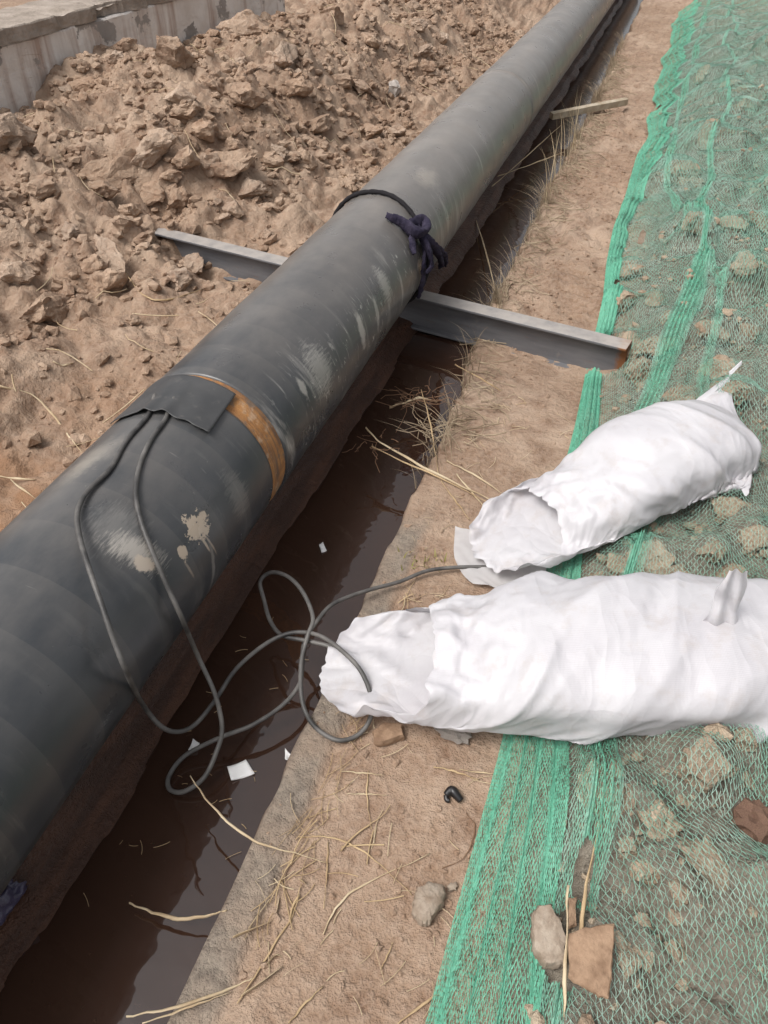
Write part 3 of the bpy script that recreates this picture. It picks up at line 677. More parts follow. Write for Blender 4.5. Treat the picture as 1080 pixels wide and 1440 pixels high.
def sack_sim(L, W, a0, b0, Nu=72, Nv=80, seed=1, twist=1.0, core=(.3, .9), mouth=(0, .12), steps=90, iters=5, skew=0.0, kink=None, lip=.075, wside=0.0):
    """cloth tube (length L, lay-flat width W) let down round its content; local x along, z up, resting on z = 0"""
    r = np.random.RandomState(seed); sm = sstep
    s = np.linspace(0, 1, Nv)[:, None] * np.ones((1, Nu)); th = np.ones((Nv, 1)) * (np.arange(Nu) / Nu * 2 * np.pi)[None]
    def prof(q):
        p = sm((q - core[0] + .25) / .35) * np.sqrt(np.clip(1 - ((np.clip(q, core[1] - .25, 1) - core[1] + .25) / (1.25 - core[1])) ** 2, 0, 1))
        if kink is not None: p = p * (1 - kink[1] * np.exp(-((q - kink[0]) / kink[2]) ** 2))
        return p
    def ab(q):
        p = prof(q); return a0 * (.6 + .4 * p), np.maximum(b0 * p, .004)
    mo = mouth[0] + (mouth[1] - mouth[0]) * (.5 + .5 * np.sin(th)) + .012 * np.sin(7 * th + seed) + .010 * np.sin(13 * th + 2 * seed) + .022; ss = mo + (1 - mo) * s
    A2, B2 = ab(ss); pf = prof(ss); ca, sa = np.cos(th), np.sin(th)
    wob = .012 * np.sin(5 * (th + twist * ss * 2) + 9 * ss + r.rand() * 6) * np.minimum(1, 4 * (1 - ss))
    halfw = np.maximum(A2, W * .5 * (1 - sm(pf / .6) * .40)); y = (halfw + wob) * np.sign(ca) * np.abs(ca) ** .9
    z = B2 + (B2 * 1.08 + .006 + wob * .8) * sa + np.where(sa > 0, lip * np.exp(-((ss - .12) / .10) ** 2) * sa, 0)
    x = ss * L + skew * y * sm((ss - .5) / .5)
    P = np.stack([x, y, np.maximum(z, .002)], -1)
    du = 2 * W / Nu; dv = L * (1 - mo) / (Nv - 1); diag = np.sqrt(du ** 2 + dv ** 2)
    V = np.zeros_like(P); dt = 1 / 60.; g = np.array([0, 0, -2.4]); seam = P[-1].copy()
    for st in range(steps):
        V = V * .92 + g * dt; p = P + V * dt
        for it in range(iters):
            for o in (0, 1):
                a = p[o:-1:2]; b = p[o + 1::2]; d = b - a; l = np.sqrt((d * d).sum(-1)) + 1e-9; e = (l - dv[o:-1:2]) / l
                e = (np.where(e > 0, e, e * .6) * .5)[..., None]; a += d * e; b -= d * e
            q = np.concatenate([p, p[:, :2]], 1)
            for o in (0, 1):
                a = q[:, o:o + Nu:2]; b = q[:, o + 1:o + Nu + 1:2]; d = b - a; l = np.sqrt((d * d).sum(-1)) + 1e-9; e = (l - du) / l
                e = (np.where(e > 0, e, e * .35) * .5)[..., None]; a += d * e; b -= d * e
                if o == 1: q[:, 0] = q[:, Nu]
            p = q[:, :Nu].copy()
            m = .25 * (np.roll(p, 1, 1) + np.roll(p, -1, 1)); m[1:-1] += .25 * (p[:-2] + p[2:]); m[0] *= 2; m[-1] *= 2
            p += .03 * (m - p)
            qq = np.clip(p[..., 0] / L, 0, 1); a, b = ab(qq); f = (p[..., 1] / a) ** 2 + ((p[..., 2] - b) / b) ** 2
            scl = np.where((f < 1) & (b > .01), 1 / np.sqrt(np.maximum(f, .05)), 1)
            p[..., 1] *= scl; p[..., 2] = np.maximum(b + (p[..., 2] - b) * scl, .002); p[-1] = seam
        V = (p - P) / dt; P = p; V[P[..., 2] < .004] *= .3
    return P
def mouth_shape(P, L, W, seed, open_=.0):
    # open end: the lower layer spreads as a crumpled scoop with raised sides, the upper lip stands up and rolls back
    Nv, Nu, _ = P.shape; s = np.linspace(0, 1, Nv)[:, None] * np.ones((1, Nu)); th = np.ones((Nv, 1)) * (np.arange(Nu) / Nu * 2 * np.pi)[None]
    f = 1 - sstep(s / .30); sa = np.sin(th); Y = P[..., 1]; X = P[..., 0]; Q = P.copy()
    low = sstep((.25 - sa) / .5)
    cr = perlin(X / .075 + Y / .11, Y / .08, seed + 51) + .6 * np.abs(perlin(X / .04 - Y / .06, Y / .045, seed + 52))
    Q[..., 2] += f * low * (.060 * np.clip(np.abs(Y) / (W * .42), 0, 1.2) ** 2.2 + .013 * (cr + .6) + .012 * np.sin(26 * np.arctan2(Y, .30 - X) + 3 * perlin(X / .1, Y / .1, seed + 55)) * sstep((.22 - X) / .22))
    Q[..., 1] *= 1 - f * .16 * low
    up = sstep((sa - .1) / .4); l = 1 - sstep(s / .16)
    Q[..., 2] += up * (l * (.010 + open_ + .022 * perlin(Y / .07, X / .2, seed + 53)) + f * .012 * cr)
    Q[..., 0] += up * l * (.030 * perlin(Y / .10, X * 0, seed + 54))
    return Q
SACKS = []
def make_sack(name, A, B, label, helix, amp, seed, lift_roll=0.0, **kw):
    A = Vector(A); B = Vector(B); L = (B - A).length
    P = perturb(upsample(sack_sim(L=L, seed=seed, **kw)), seed, helix, L, kw['W'], amp)
    Nv, Nu, _ = P.shape
    P = mouth_shape(P, L, kw['W'], seed, .034 if seed == 5 else .0)
    sN = np.linspace(0, 1, Nv)[:, None, None]; wt = np.clip(np.maximum(sstep((sN - .93) / .05), .8 * sstep((.26 - sN) / .08)), 0, 1)
    for _ in range(6):
        m_ = .5 * (np.roll(P, 1, 1) + np.roll(P, -1, 1)); m2 = m_.copy(); m2[1:-1] = .5 * m_[1:-1] + .25 * (P[:-2] + P[2:]); P = P + wt * .6 * (m2 - P)
    s2_ = np.linspace(0, 1, Nv)[:, None] * np.ones((1, Nu)); X_, Y_ = P[..., 0].copy(), P[..., 1].copy(); fm = sstep((.34 - s2_) / .22); fe = sstep((.07 - s2_) / .07)
    rdg = lambda q, w, sd_: 1 - 2 * np.abs(perlin(q, w, sd_))
    P[..., 2] += fm * (.0055 * rdg(X_ / .07 + Y_ / .05, Y_ / .06 - X_ / .09, seed + 71) + .0028 * rdg(X_ / .03 - Y_ / .035, Y_ / .03, seed + 72))
    P[..., 0] += fe * (.012 * perlin(Y_ / .045, s2_ * 0 + .5, seed + 73) + .007 * perlin(Y_ / .016, s2_ * 0, seed + 74)); P[..., 1] += fe * .006 * perlin(X_ / .03, Y_ / .03, seed + 75)
    P[..., 2] = np.where(P[..., 2] < .012, .012 - (.012 - P[..., 2]) * .2, P[..., 2])
    ax = (B - A).normalized(); side = Vector((0, 0, 1)).cross(ax).normalized(); up = ax.cross(side)
    Wd = np.array(ax)[None, None] * P[..., :1] + np.array(side)[None, None] * P[..., 1:2] + np.array(up)[None, None] * P[..., 2:3]
    # follow the ground under it instead of a straight floor
    wx = Wd[..., 0] + A.x; wy = Wd[..., 1] + A.y; gl = A.z + (P[..., 0] / L) * (B.z - A.z)
    me = np_mesh(name, Wd.reshape(-1, 3), grid_faces(Nv, Nu, True))
    uvl = me.uv_layers.new(name='UVMap'); i, j = np.meshgrid(np.arange(Nv), np.arange(Nu), indexing='ij')
    UV = np.stack([i / (Nv - 1) * L, j / Nu * 2 * kw['W']], -1).reshape(-1, 2); vi = np.zeros(len(me.loops), np.int32); me.loops.foreach_get('vertex_index', vi)
    uvl.data.foreach_set('uv', UV[vi].astype(np.float32).ravel())
    root = empty(name, A); tag(root, label, 'sack', 'white woven sacks on the bank')
    o = link('bag', me, M['sack'], root); SACKS.append((A, B, P, Wd)); return root, P, Wd
A1 = pix(424, 958, .035); B1 = pix(1165, 935, .155)
s1, P1, W1 = make_sack('woven_sack', A1, B1, 'larger white woven sack in front, its open mouth hanging over the trench edge', -.75, .0175, 5,
                       W=.48, a0=.172, b0=.090, core=(.37, .95), mouth=(0, .28), kink=(.30, .12, .08), lip=.06)
A2 = pix(655, 797, .03); B2 = pix(1036, 610, .205)
s2, P2, W2 = make_sack('woven_sack', A2, B2, 'smaller white woven sack behind, twisted at the waist and pointed at its far end', .8, .0165, 9,
                       W=.41, a0=.142, b0=.084, core=(.44, .90), mouth=(0, .24), kink=(.46, .24, .08), lip=.03, skew=.75)

# ------------------------------------------------------------------ green net over the mound
NX = np.arange(-.12, 1.60, .012); NY = np.arange(.15, 12.5, .018); nX, nY = np.meshgrid(NX, NY); NH = height(nX, nY)
for (x, y, zc, rr, hz) in CL:
    if x < -.2 or y > 12: continue
    i0, i1 = np.searchsorted(NX, [x - rr, x + rr]); j0, j1 = np.searchsorted(NY, [y - rr, y + rr])
    if i1 <= i0 or j1 <= j0: continue
    q = ((nX[j0:j1, i0:i1] - x) ** 2 + (nY[j0:j1, i0:i1] - y) ** 2) / rr ** 2
    NH[j0:j1, i0:i1] = np.maximum(NH[j0:j1, i0:i1], zc + hz * np.sqrt(np.clip(1 - q, 0, 1)))
def blur(A, n):
    for _ in range(n):
        A = np.pad(A, 1, mode='edge'); A = (A[1:-1, 1:-1] * 2 + A[:-2, 1:-1] + A[2:, 1:-1] + A[1:-1, :-2] + A[1:-1, 2:]) / 6
    return A
def dil(A):
    B = np.pad(A, 1, mode='edge'); return np.max([B[1:-1, 1:-1], B[:-2, 1:-1], B[2:, 1:-1], B[1:-1, :-2], B[1:-1, 2:]], 0)
N1 = NH.copy()
for _ in range(18): N1 = np.maximum(NH + .003, blur(N1, 1))          # taut over the lumps, sagging between
N2 = np.maximum(N1, blur(dil(dil(dil(N1))), 10)); fw = sstep((nY - 3.2) / 2.5)
NH = N1 * (1 - fw) + N2 * fw + .004
def nheight(x, y):
    x = np.clip(x, NX[0], NX[-1] - 1e-6); y = np.clip(y, NY[0], NY[-1] - 1e-6)
    i = np.clip(((x - NX[0]) / .012).astype(int), 0, len(NX) - 2); j = np.clip(((y - NY[0]) / .018).astype(int), 0, len(NY) - 2)
    fx = (x - NX[i]) / .012; fy = (y - NY[j]) / .018
    return (NH[j, i] * (1 - fx) + NH[j, i + 1] * fx) * (1 - fy) + (NH[j + 1, i] * (1 - fx) + NH[j + 1, i + 1] * fx) * fy
SP, BUND = .0072, .80
na = int(2.45 / SP); drow = axis_coords([(.22, 2.5, .0086), (2.5, 5.0, .0125), (5.0, 11.2, .022)]); nr = len(drow)
ii, jj = np.meshgrid(np.arange(na), np.arange(nr), indexing='xy')
d0 = drow[jj] + .003 * perlin(ii * .25, jj * .11, 61)
a = ii * SP + .0014 * perlin(ii * .9, jj * .35, 62) + .0035 * perlin(ii * .11, jj * .06, 76) + .0015 * (((jj + ii) % 2) * 2 - 1) * (.5 + .5 * sstep((perlin(ii * .05, jj * .04, 63) + .3) / .6))
e1 = np.interp(d0, [0, .42, 1.0, 1.7, 2.2, 2.6, 3.2, 4.0, 4.9, 6.0, 12], [-.075, -.060, -.052, -.060, -.060, -.060, -.075, -.10, -.085, -.06, -.06]) + .010 * perlin(d0 * 1.6, d0 * 0, 64) + sstep((d0 - 5) / 1) * .05 * perlin(d0 * 2.2, d0 * 0, 66)
wB = np.interp(d0, [0, .42, 1.0, 1.6, 2.2, 2.6, 3.2, 4.2, 5.5, 12], [.20, .185, .13, .10, .075, .06, .065, .075, .13, .22]) * (1 + sstep((d0 - 2.8) / .8) * (.35 * perlin(d0 * 2.7, d0 * 0, 85) + .2 * perlin(d0 * 9, d0 * 0, 86)))
tB = np.clip(a / BUND, 0, 1)
pl = .6 + .4 * perlin(tB * 6 + 3, d0 * .9, 67)
inB = (a < BUND).astype(float)
ex = e1 + wB * tB + inB * np.sin(tB * np.pi) * (.085 * wB) * np.sin(2 * np.pi * a / .19 + 1.2 * perlin(d0 * .8, a * 2, 68)) * pl + np.clip(a - BUND, 0, None)
e2 = np.interp(d0, [.3, 1.0, 1.5, 2.2, 2.9, 3.85, 6, 12], [.19, .22, .17, .13, .24, .34, .46, .6]) + .012 * perlin(d0 * 2, d0 * 0, 69)
ex2 = ex.copy(); near2 = np.zeros_like(ex); rip = np.zeros_like(ex)
def squeeze(cen, w, k_):                       # bands where the sheet is drawn together in small pleats
    global ex2, near2, rip
    st = cen - w * k_ / 2; q = np.clip(ex2 - st, 0, w); ins = ((ex2 > st) & (ex2 < st + w)).astype(float)
    bell = np.clip(np.sin(np.pi * np.clip(q / np.maximum(w, 1e-4), 0, 1)), 0, 1) ** .6 * ins
    rip = rip + bell * (.007 + .009 * np.sin(2 * np.pi * q / .055 + 2 * perlin(d0 * 1.1, q * 3, 77))) * np.clip(w / .15, 0, 1)
    near2 = np.maximum(near2, bell * np.clip(w / .16, 0, 1)); ex2 = ex2 - (1 - k_) * q
squeeze(e2, np.interp(d0, [0, .45, .8, 1.3, 2.0, 2.9, 3.5, 4.4, 5.5, 12], [.06, .10, .22, .20, .26, .30, .24, .12, .08, .08]) * (1 + .3 * perlin(d0 * 2.3, d0 * 0, 78)), .30)
squeeze(np.interp(d0, [0, .6, 1.2, 2.2, 3.2, 4.5, 6, 12], [.12, .115, .115, .30, .36, .10, .12, .3]) + .02 * perlin(d0 * 2, d0 * 0 + 4, 79), np.clip(.10 + .12 * perlin(d0 * 1.3, d0 * 0, 80), .0, .2) + 1e-4, .35)
for c0, am in ((.50, .03), (.72, .04)):        # lesser folds
    g3 = (ex2 - (c0 + .05 * (d0 - 2) + .05 * perlin(d0 * .7, d0 * 0 + c0, 71))) / .022; s3 = 1 / (1 + np.exp(-np.clip(g3, -30, 30))); ex2 = ex2 - am * s3; near2 = np.maximum(near2, 1.2 * s3 * (1 - s3))
z = nheight(ex2, d0) + .002
z = z + inB * np.sin(tB * np.pi) * (.004 + .015 * (1 + np.cos(2 * np.pi * a / .19 + 1.2 * perlin(d0 * .8, a * 2, 68))) * pl) + rip + .0015 * perlin(ii * .7, jj * .6, 73)
# pressed down under the beam's end and below the sacks
bdist = np.abs(d0 - (3.165 - .2075 * (ex2 + 2.1455))); z = np.where((bdist < .075) & (ex2 < .075), np.minimum(z, -.055), z)
def under_sack(z, A, B, hw):
    ax = np.array([B.x - A.x, B.y - A.y]); L = np.hypot(*ax); ax /= L
    al = (ex2 - A.x) * ax[0] + (d0 - A.y) * ax[1]; pe = -(ex2 - A.x) * ax[1] + (d0 - A.y) * ax[0]
    fl = A.z + (al / L) * (B.z - A.z) + .004; m = (al > -.02) & (al < L + .02) & (np.abs(pe) < hw)
    return np.where(m, np.minimum(z, fl), z)
z = under_sack(z, A1, B1, .17); z = under_sack(z, A2, B2, .15)
gath = np.clip(np.maximum(inB * .95, near2 * .9), 0, 1)
hole = np.zeros(ex2.shape, bool)
def pd(u, v, h=.08):
    p = pix(u, v, h); return p.x, p.y
for (u, v, ru, rv, h) in ((1062, 1165, .040, .045, .14), (800, 1345, .050, .060, .06), (878, 470, .010, .06, .06), (903, 330, .014, .07, .07), (925, 150, .03, .07, .08), (868, 395, .012, .05, .06), (815, 1240, .015, .05, .06)):
    hx, hy = pd(u, v, h); hole |= ((ex2 - hx) / ru) ** 2 + ((d0 - hy) / rv) ** 2 < 1
VN = np.stack([ex2, d0, z], -1).reshape(-1, 3)
idx = (jj * na + ii)
def ribbons(p, q, w, seed):
    A = VN[p]; B = VN[q]; t = B - A; t /= np.linalg.norm(t, axis=1)[:, None] + 1e-9
    r = np.random.RandomState(seed); nrm = r.randn(len(p), 3) * .55 + np.array([0, -.5, .8]); b = np.cross(t, nrm); b /= np.linalg.norm(b, axis=1)[:, None] + 1e-9
    b *= (w * .5)[:, None] if hasattr(w, '__len__') else w * .5
    V = np.stack([A - b, A + b, B + b, B - b], 1).reshape(-1, 3); return V, np.arange(len(V)).reshape(-1, 4)
ok = ~hole
c1 = ok[:-1] & ok[1:]; pc, qc = idx[:-1][c1], idx[1:][c1]
wid = (.00105 + .0010 * sstep((d0 - 1.8) / 2.4)).ravel()
V1, F1 = ribbons(pc, qc, np.minimum(wid[pc], .0021 - .0007 * gath.ravel()[pc]) * (.8 + .4 * rng.rand(len(pc))), 1)
par = ((jj[:-1, :-1] + ii[:-1, :-1]) % 2 == 0)
c2 = ok[:-1, :-1] & ok[1:, 1:] & par; p2, q2 = idx[:-1, :-1][c2], idx[1:, 1:][c2]
V2, F2 = ribbons(p2, q2, np.minimum(wid[p2], .0021 - .0007 * gath.ravel()[p2]) * .8, 2)
c3 = ok[1:, :-1] & ok[:-1, 1:] & ~par; p3, q3 = idx[1:, :-1][c3], idx[:-1, 1:][c3]
V3, F3 = ribbons(p3, q3, np.minimum(wid[p3], .0021 - .0007 * gath.ravel()[p3]) * .8, 3)
VV, FF = join_parts([(V1, F1), (V2, F2), (V3, F3)])
nm = np_mesh('debris_netting', VV, FF, False)
gf = gath.ravel(); ga = np.concatenate([np.repeat(gf[p], 4) for p in (pc, p2, p3)]); add_attr(nm, 'gather', ga)
net = tag(link('debris_netting', nm, M['net']), 'green debris netting spread over the lumpy earth mound, gathered along its edge', 'netting')

# ------------------------------------------------------------------ cables from the rubber sheet to the sacks
def cable(name, pl, label, rad=.0052):
    pts = []
    for e in pl:
        if e[2] == 'p': pts.append(pipe_hit(e[0], e[1], .006 + (e[3] if len(e) > 3 else 0)))
        else: pts.append(pix(e[0], e[1], e[2]))
    o = link(name, tube_mesh(name, catmull(pts, 7), rad, 10), M['rubber']); return tag(o, label, 'cable', 'black cables at the pipe joint')
cable('power_cable', [(245, 560, 'p'), (232, 590, 'p'), (213, 617, 'p'), (198, 650, 'p'), (191, 690, 'p'), (197, 728, 'p'), (214, 775, 'p', .002), (237, 828, 'p', .008), (256, 870, 'p', .02), (278, 922, .13), (300, 970, .08), (310, 1005, .04),
                      (312, 1028, .01), (307, 1050, -.01), (288, 1092, -.04), (259, 1113, -.062), (239, 1110, -.068), (238, 1091, -.066), (261, 1062, -.055), (310, 1037, -.03), (356, 1019, -.02), (398, 991, -.01), (421, 962, .0), (425, 935, .01), (428, 903, .03), (444, 876, .045),
                      (463, 853, .05), (488, 840, .045), (525, 828, .028), (562, 818, .02), (600, 803, .018), (640, 798, .02), (690, 797, .022), (735, 796, .028), (755, 792, .03)],
      'right-hand black cable off the joint, ending inside the rear sack')
cable('power_cable', [(218, 556, 'p'), (208, 584, 'p'), (178, 619, 'p'), (155, 659, 'p'), (123, 691, 'p', .003), (109, 721, 'p', .008), (112, 755, 'p', .014), (126, 802, 'p', .022), (141, 845, 'p', .03), (160, 900, 'p', .034), (181, 952, 'p', .03), (201, 991, .12), (226, 1021, .05), (250, 1029, .02), (275, 1018, .02),
                      (303, 984, .04), (331, 942, .05), (367, 910, .05), (398, 893, .06), (426, 889, .07), (454, 896, .08), (483, 917, .09), (507, 943, .085), (521, 977, .06), (521, 1009, .03), (504, 1033, .012), (476, 1041, .010), (447, 1026, .010), (430, 1002, .012), (423, 970, .03), (424, 928, .05),
                      (433, 893, .075), (440, 868, .09), (426, 833, .10), (405, 811, .10), (381, 805, .09), (366, 818, .07), (371, 843, .05), (380, 873, .045), (396, 893, .05), (426, 900, .055), (461, 908, .06), (487, 918, .045)],
      'left-hand black cable off the joint, looping in coils at the front sack mouth')

# ------------------------------------------------------------------ sack details: seam ears, liner film
def sheet(name, fn, n, m, mat, parent, origin):
    V = np.array([[fn(i / (n - 1), j / (m - 1)) for j in range(m)] for i in range(n)]).reshape(-1, 3)
    o = wpart(name, np_mesh(name, V, grid_faces(n, m)), mat, parent, origin); return o
e0 = pix(1012, 905, .33); e1_ = pix(1007, 842, .36)
def ear(s, t):
    h = s * .14; w = (.038 - .016 * s + .004 * math.sin(s * 11)) * (2 * t - 1)
    fold = .007 * math.sin(t * 12 + s * 3) * (1 - .4 * s) + .004 * math.sin(s * 13 + t * 5)
    return (earb.x + w * .9 - .004 * s, earb.y + w * .3 + fold + .015 * s, earb.z + h - .03 * (2 * t - 1) ** 2 * (1 - s))
def surf_at(Wd, A, u, v):                    # sack vertex that the photograph shows nearest to (u, v)
    Q = Wd.reshape(-1, 3) + np.array(A) - np.array([0, 0, CAM_H]); fwd = np.array([-sy * cp, cy * cp, -sp]); rt = np.array([cy, sy, 0]); upv = np.cross(rt, fwd)
    dz = Q @ fwd; e = (540 + FPX * (Q @ rt) / dz - u) ** 2 + (720 - FPX * (Q @ upv) / dz - v) ** 2 + dz * 200
    return Vector(Q[np.argmin(e)] + np.array([0, 0, CAM_H]))
earb = surf_at(W1, A1, 1012, 878); earb.z -= .008
sheet('corner_ear', ear, 18, 12, M['sack'], s1, s1.location)
tip = W2[-1].reshape(-1, 3); tip = tip[np.argmax(tip @ np.array([-.4, 1, 0]))] + np.array(A2)
def tipf(s, t):
    w = .012 * (1 - .4 * s) * (2 * t - 1); return (tip[0] + .028 * s + w * .4, tip[1] + .030 * s - w * .6, tip[2] + .006 + .030 * s + .006 * math.sin(t * 7))
sheet('corner_ear', tipf, 10, 8, M['sack'], s2, s2.location)
lb = [pix(640, 742, .030), pix(652, 765, .012), pix(636, 800, .010), pix(665, 822, .012), pix(760, 838, .02), pix(775, 770, .05)]
def liner(s, t):                              # thin inner film spilling from the rear sack's mouth
    a_ = Vector(lb[0]).lerp(lb[2], s); a_ = a_ if s < .5 else Vector(lb[2]).lerp(lb[3], (s - .5) * 2) * (s - .5) * 2 + a_ * (1 - (s - .5) * 2)
    b_ = Vector(lb[5]).lerp(lb[4], s); p = a_.lerp(b_, t)
    return (p.x, p.y, p.z + .008 * abs(float(perlin(np.array(s * 4.), np.array(t * 5.), 12))) + .002)
sheet('liner_film', liner, 26, 26, M['film'], s2, s2.location)

# ------------------------------------------------------------------ loose stones and scraps
def rock(name, u, v, rpx, asp, rz, mat, label, cat, seed, cuts=9, rough=.14, sink=.3, lift=0.0, z=None, tilt=(0, 0)):
    p = onto(u, v) if z is None else pix(u, v, z)
    dist = (Vector((0, 0, CAM_H)) - p).length * FPX / math.sqrt(FPX ** 2 + (u - 540) ** 2 + (v - 720) ** 2); s = rpx * dist / FPX
    o = link(name, clod_mesh(name, seed, 3, rough, cuts, mat)); o.scale = (s * asp[0], s * asp[1], s * asp[2]); o.rotation_euler = (tilt[0], tilt[1], rz)
    o.location = (p.x, p.y, p.z + s * asp[2] * (1 - 2 * sink) + lift); return tag(o, label, cat)
def shard(name, px, lift, th, mat, label, cat, seed=1, dome=.0, tilt=0.0):
    """broken piece with this outline, lying lift metres above the ground on its lower side"""
    cu = sum(p[0] for p in px) / len(px); cv = sum(p[1] for p in px) / len(px); base = onto(cu, cv); zt = base.z + lift + th
    r = np.random.RandomState(seed); O = []
    for i in range(len(px)):
        a, b = px[i], px[(i + 1) % len(px)]
        for t in (0, .25, .5, .75): O.append((a[0] + (b[0] - a[0]) * t + r.randn() * .9, a[1] + (b[1] - a[1]) * t + r.randn() * .9))
    top = np.array([pix(u, v, zt + tilt * (cv - v) / 100)[:] for u, v in O]); c = top.mean(0); n = len(top); rings = []
    for k_, (sc_, dz) in enumerate(((.0, dome), (.35, dome * .9), (.7, dome * .55), (.93, 0), (1.0, -.18 * th), (1.03, -.6 * th), (.94, -th))):
        rg = c + (top - c) * sc_; rg[:, 2] += dz
        if 0 < k_ < 6: rg[:, :2] += r.randn(n, 2) * .0004 + (rg[:, :2] - c[:2]) * (.05 * perlin(np.arange(n) * .35, np.zeros(n) + k_ * .3, seed))[:, None]; rg[:, 2] += r.randn(n) * .0003
        rings.append(rg)
    V = np.array(rings).reshape(-1, 3); F = grid_faces(7, n, True); me = np_mesh(name, V, F[:, ::-1]); bm_ = bmesh.new(); bm_.from_mesh(me); bmesh.ops.remove_doubles(bm_, verts=bm_.verts[:], dist=1e-6)
    bm_.to_mesh(me); bm_.free(); me.update(); me.set_sharp_from_angle(angle=R(28)); return tag(link(name, me, mat), label, cat)
shard('stone', [(581, 1262), (588, 1246), (604, 1239), (622, 1243), (628, 1256), (622, 1272), (608, 1290), (598, 1299), (588, 1292), (580, 1278)], 0, .026, M['stone'], 'smooth pale stone on the bare bank left of the netting', 'stone', 3, .008)
shard('stone', [(629, 1245), (640, 1240), (645, 1245), (640, 1251), (631, 1253)], 0, .008, M['stone'], 'tiny pale pebble beside the smooth stone', 'stone', 4, .002)
shard('brick_fragment', [(524, 1027), (540, 1014), (566, 1017), (568, 1033), (546, 1041), (527, 1042)], 0, .022, M['tile'], 'brown brick fragment at the lower edge of the front sack mouth', 'brick', 5, .001)
shard('stone', [(749, 1285), (757, 1271), (775, 1270), (786, 1290), (797, 1318), (797, 1350), (784, 1357), (764, 1352), (750, 1330)], .03, .030, M['stone'], 'upright tan stone slab poking through a tear in the netting', 'stone', 6, .003, .03)
shard('tile_shard', [(800, 1312), (830, 1302), (864, 1298), (862, 1350), (857, 1402), (830, 1392), (800, 1372)], .025, .012, M['tile'], 'flat brown tile shard lying beside the tan stone slab', 'tile', 7, .001, .02)
shard('tile_shard', [(799, 1262), (811, 1259), (810, 1300), (800, 1303)], .03, .012, M['tile'], 'narrow brown shard standing behind the flat tile shard', 'tile', 8, .001)
rock('mortar_lump', 640, 1033, 22, (1.3, .6, .5), -.2, M['mortar'], 'crumbly white mortar lump under the edge of the front sack', 'mortar', 531, 5, .4)
rock('crumpled_rag', 1062, 1163, 30, (1, 1.05, .7), .4, M['brownrag'], 'crumpled brown rag in a hole of the netting by the right edge', 'rag', 561, 3, .55, lift=.01)
rock('stone', 945, 757, 13, (1.4, .8, .6), .2, M['stone'], 'small pinkish stone against the lower side of the rear sack', 'stone', 571, 6, .1)
rock('mortar_lump', 553, 130, 14, (.7, 1.1, .8), .5, M['mortar'], 'pale lump on the soil left of the far pipe', 'mortar', 572, 4, .2)
def quad_scrap(name, px, z, th, mat, label, curl=.006):
    P = [pix(u, v, z) for u, v in px]; n = 8; V = []
    for i in range(n):
        for j in range(n):
            s, t = i / (n - 1), j / (n - 1); p = (P[0].lerp(P[1], s)).lerp(P[3].lerp(P[2], s), t); V.append((p.x, p.y, p.z + curl * (abs(2 * s - 1) ** 2) + curl * .5 * math.sin(t * 3 + s * 2)))
    o = link(name, np_mesh(name, V, grid_faces(n, n)), mat); s_ = o.modifiers.new('thick', 'SOLIDIFY'); s_.thickness = th; return tag(o, label, 'scrap')
quad_scrap('foam_scrap', [(320, 1079), (346, 1070), (358, 1088), (326, 1098)], ZW + .004, .004, M['foam'], 'white foam board scrap floating on the water below the cables', .004)
quad_scrap('foam_scrap', [(265, 1056), (272, 1041), (280, 1046), (276, 1055)], ZW + .006, .003, M['foam'], 'small folded white scrap beside the lower cable loop', .005)
quad_scrap('foam_scrap', [(401, 1069), (401, 1054), (409, 1062), (405, 1070)], ZW + .012, .002, M['foam'], 'tiny white scrap at the water edge near the kerb', .004)
quad_scrap('foam_scrap', [(449, 766), (454, 763), (459, 774), (453, 777)], ZW + .004, .003, M['foam'], 'small white scrap floating in the dark water by the far bank', .002)
# black plastic clip
cl = empty('plastic_clip', onto(637, 1123, .004)); tag(cl, 'small black plastic clip lying on the bare soil', 'clip'); CO = cl.location.copy()
wpart('clip_body', tube_mesh('clip_body', catmull([onto(627, 1121, .008), onto(634, 1116, .014), onto(641, 1122, .012), onto(648, 1129, .008)], 5), np.interp(np.linspace(0, 1, 16), [0, .5, 1], [.008, .011, .008]), 8, .9), M['blackplastic'], cl, CO)
wpart('clip_hook', tube_mesh('clip_hook', catmull([onto(627, 1121, .008), onto(628, 1127, .006), onto(632, 1128, .006)], 5), .005, 8), M['blackplastic'], cl, CO)
# purple film bag at the pipe's foot
pb = pix(8, 1262, -.025)
bm = clod_mesh('plastic_bag', 601, 4, .55, 3, M['purple'], False); o = link('plastic_bag', bm); o.scale = (.03, .05, .045); o.location = (pb.x, pb.y, pb.z); tag(o, 'crumpled purple plastic bag caught under the pipe at the left edge', 'bag')
# timber lath in the far bank
lp0 = pix(775, 163, .05); lp1 = pix(862, 146, .075); lv = (lp1 - lp0); lath = box('timber_lath', 0, lv.length + .12, -.022, .022, -.022, .022, M['lath'], None, .003)
lath.location = lp0; lath.rotation_euler = (.1, -math.asin(lv.z / lv.length), math.atan2(lv.y, lv.x)); tag(lath, 'weathered timber lath sticking out of the bank over the water', 'lath')

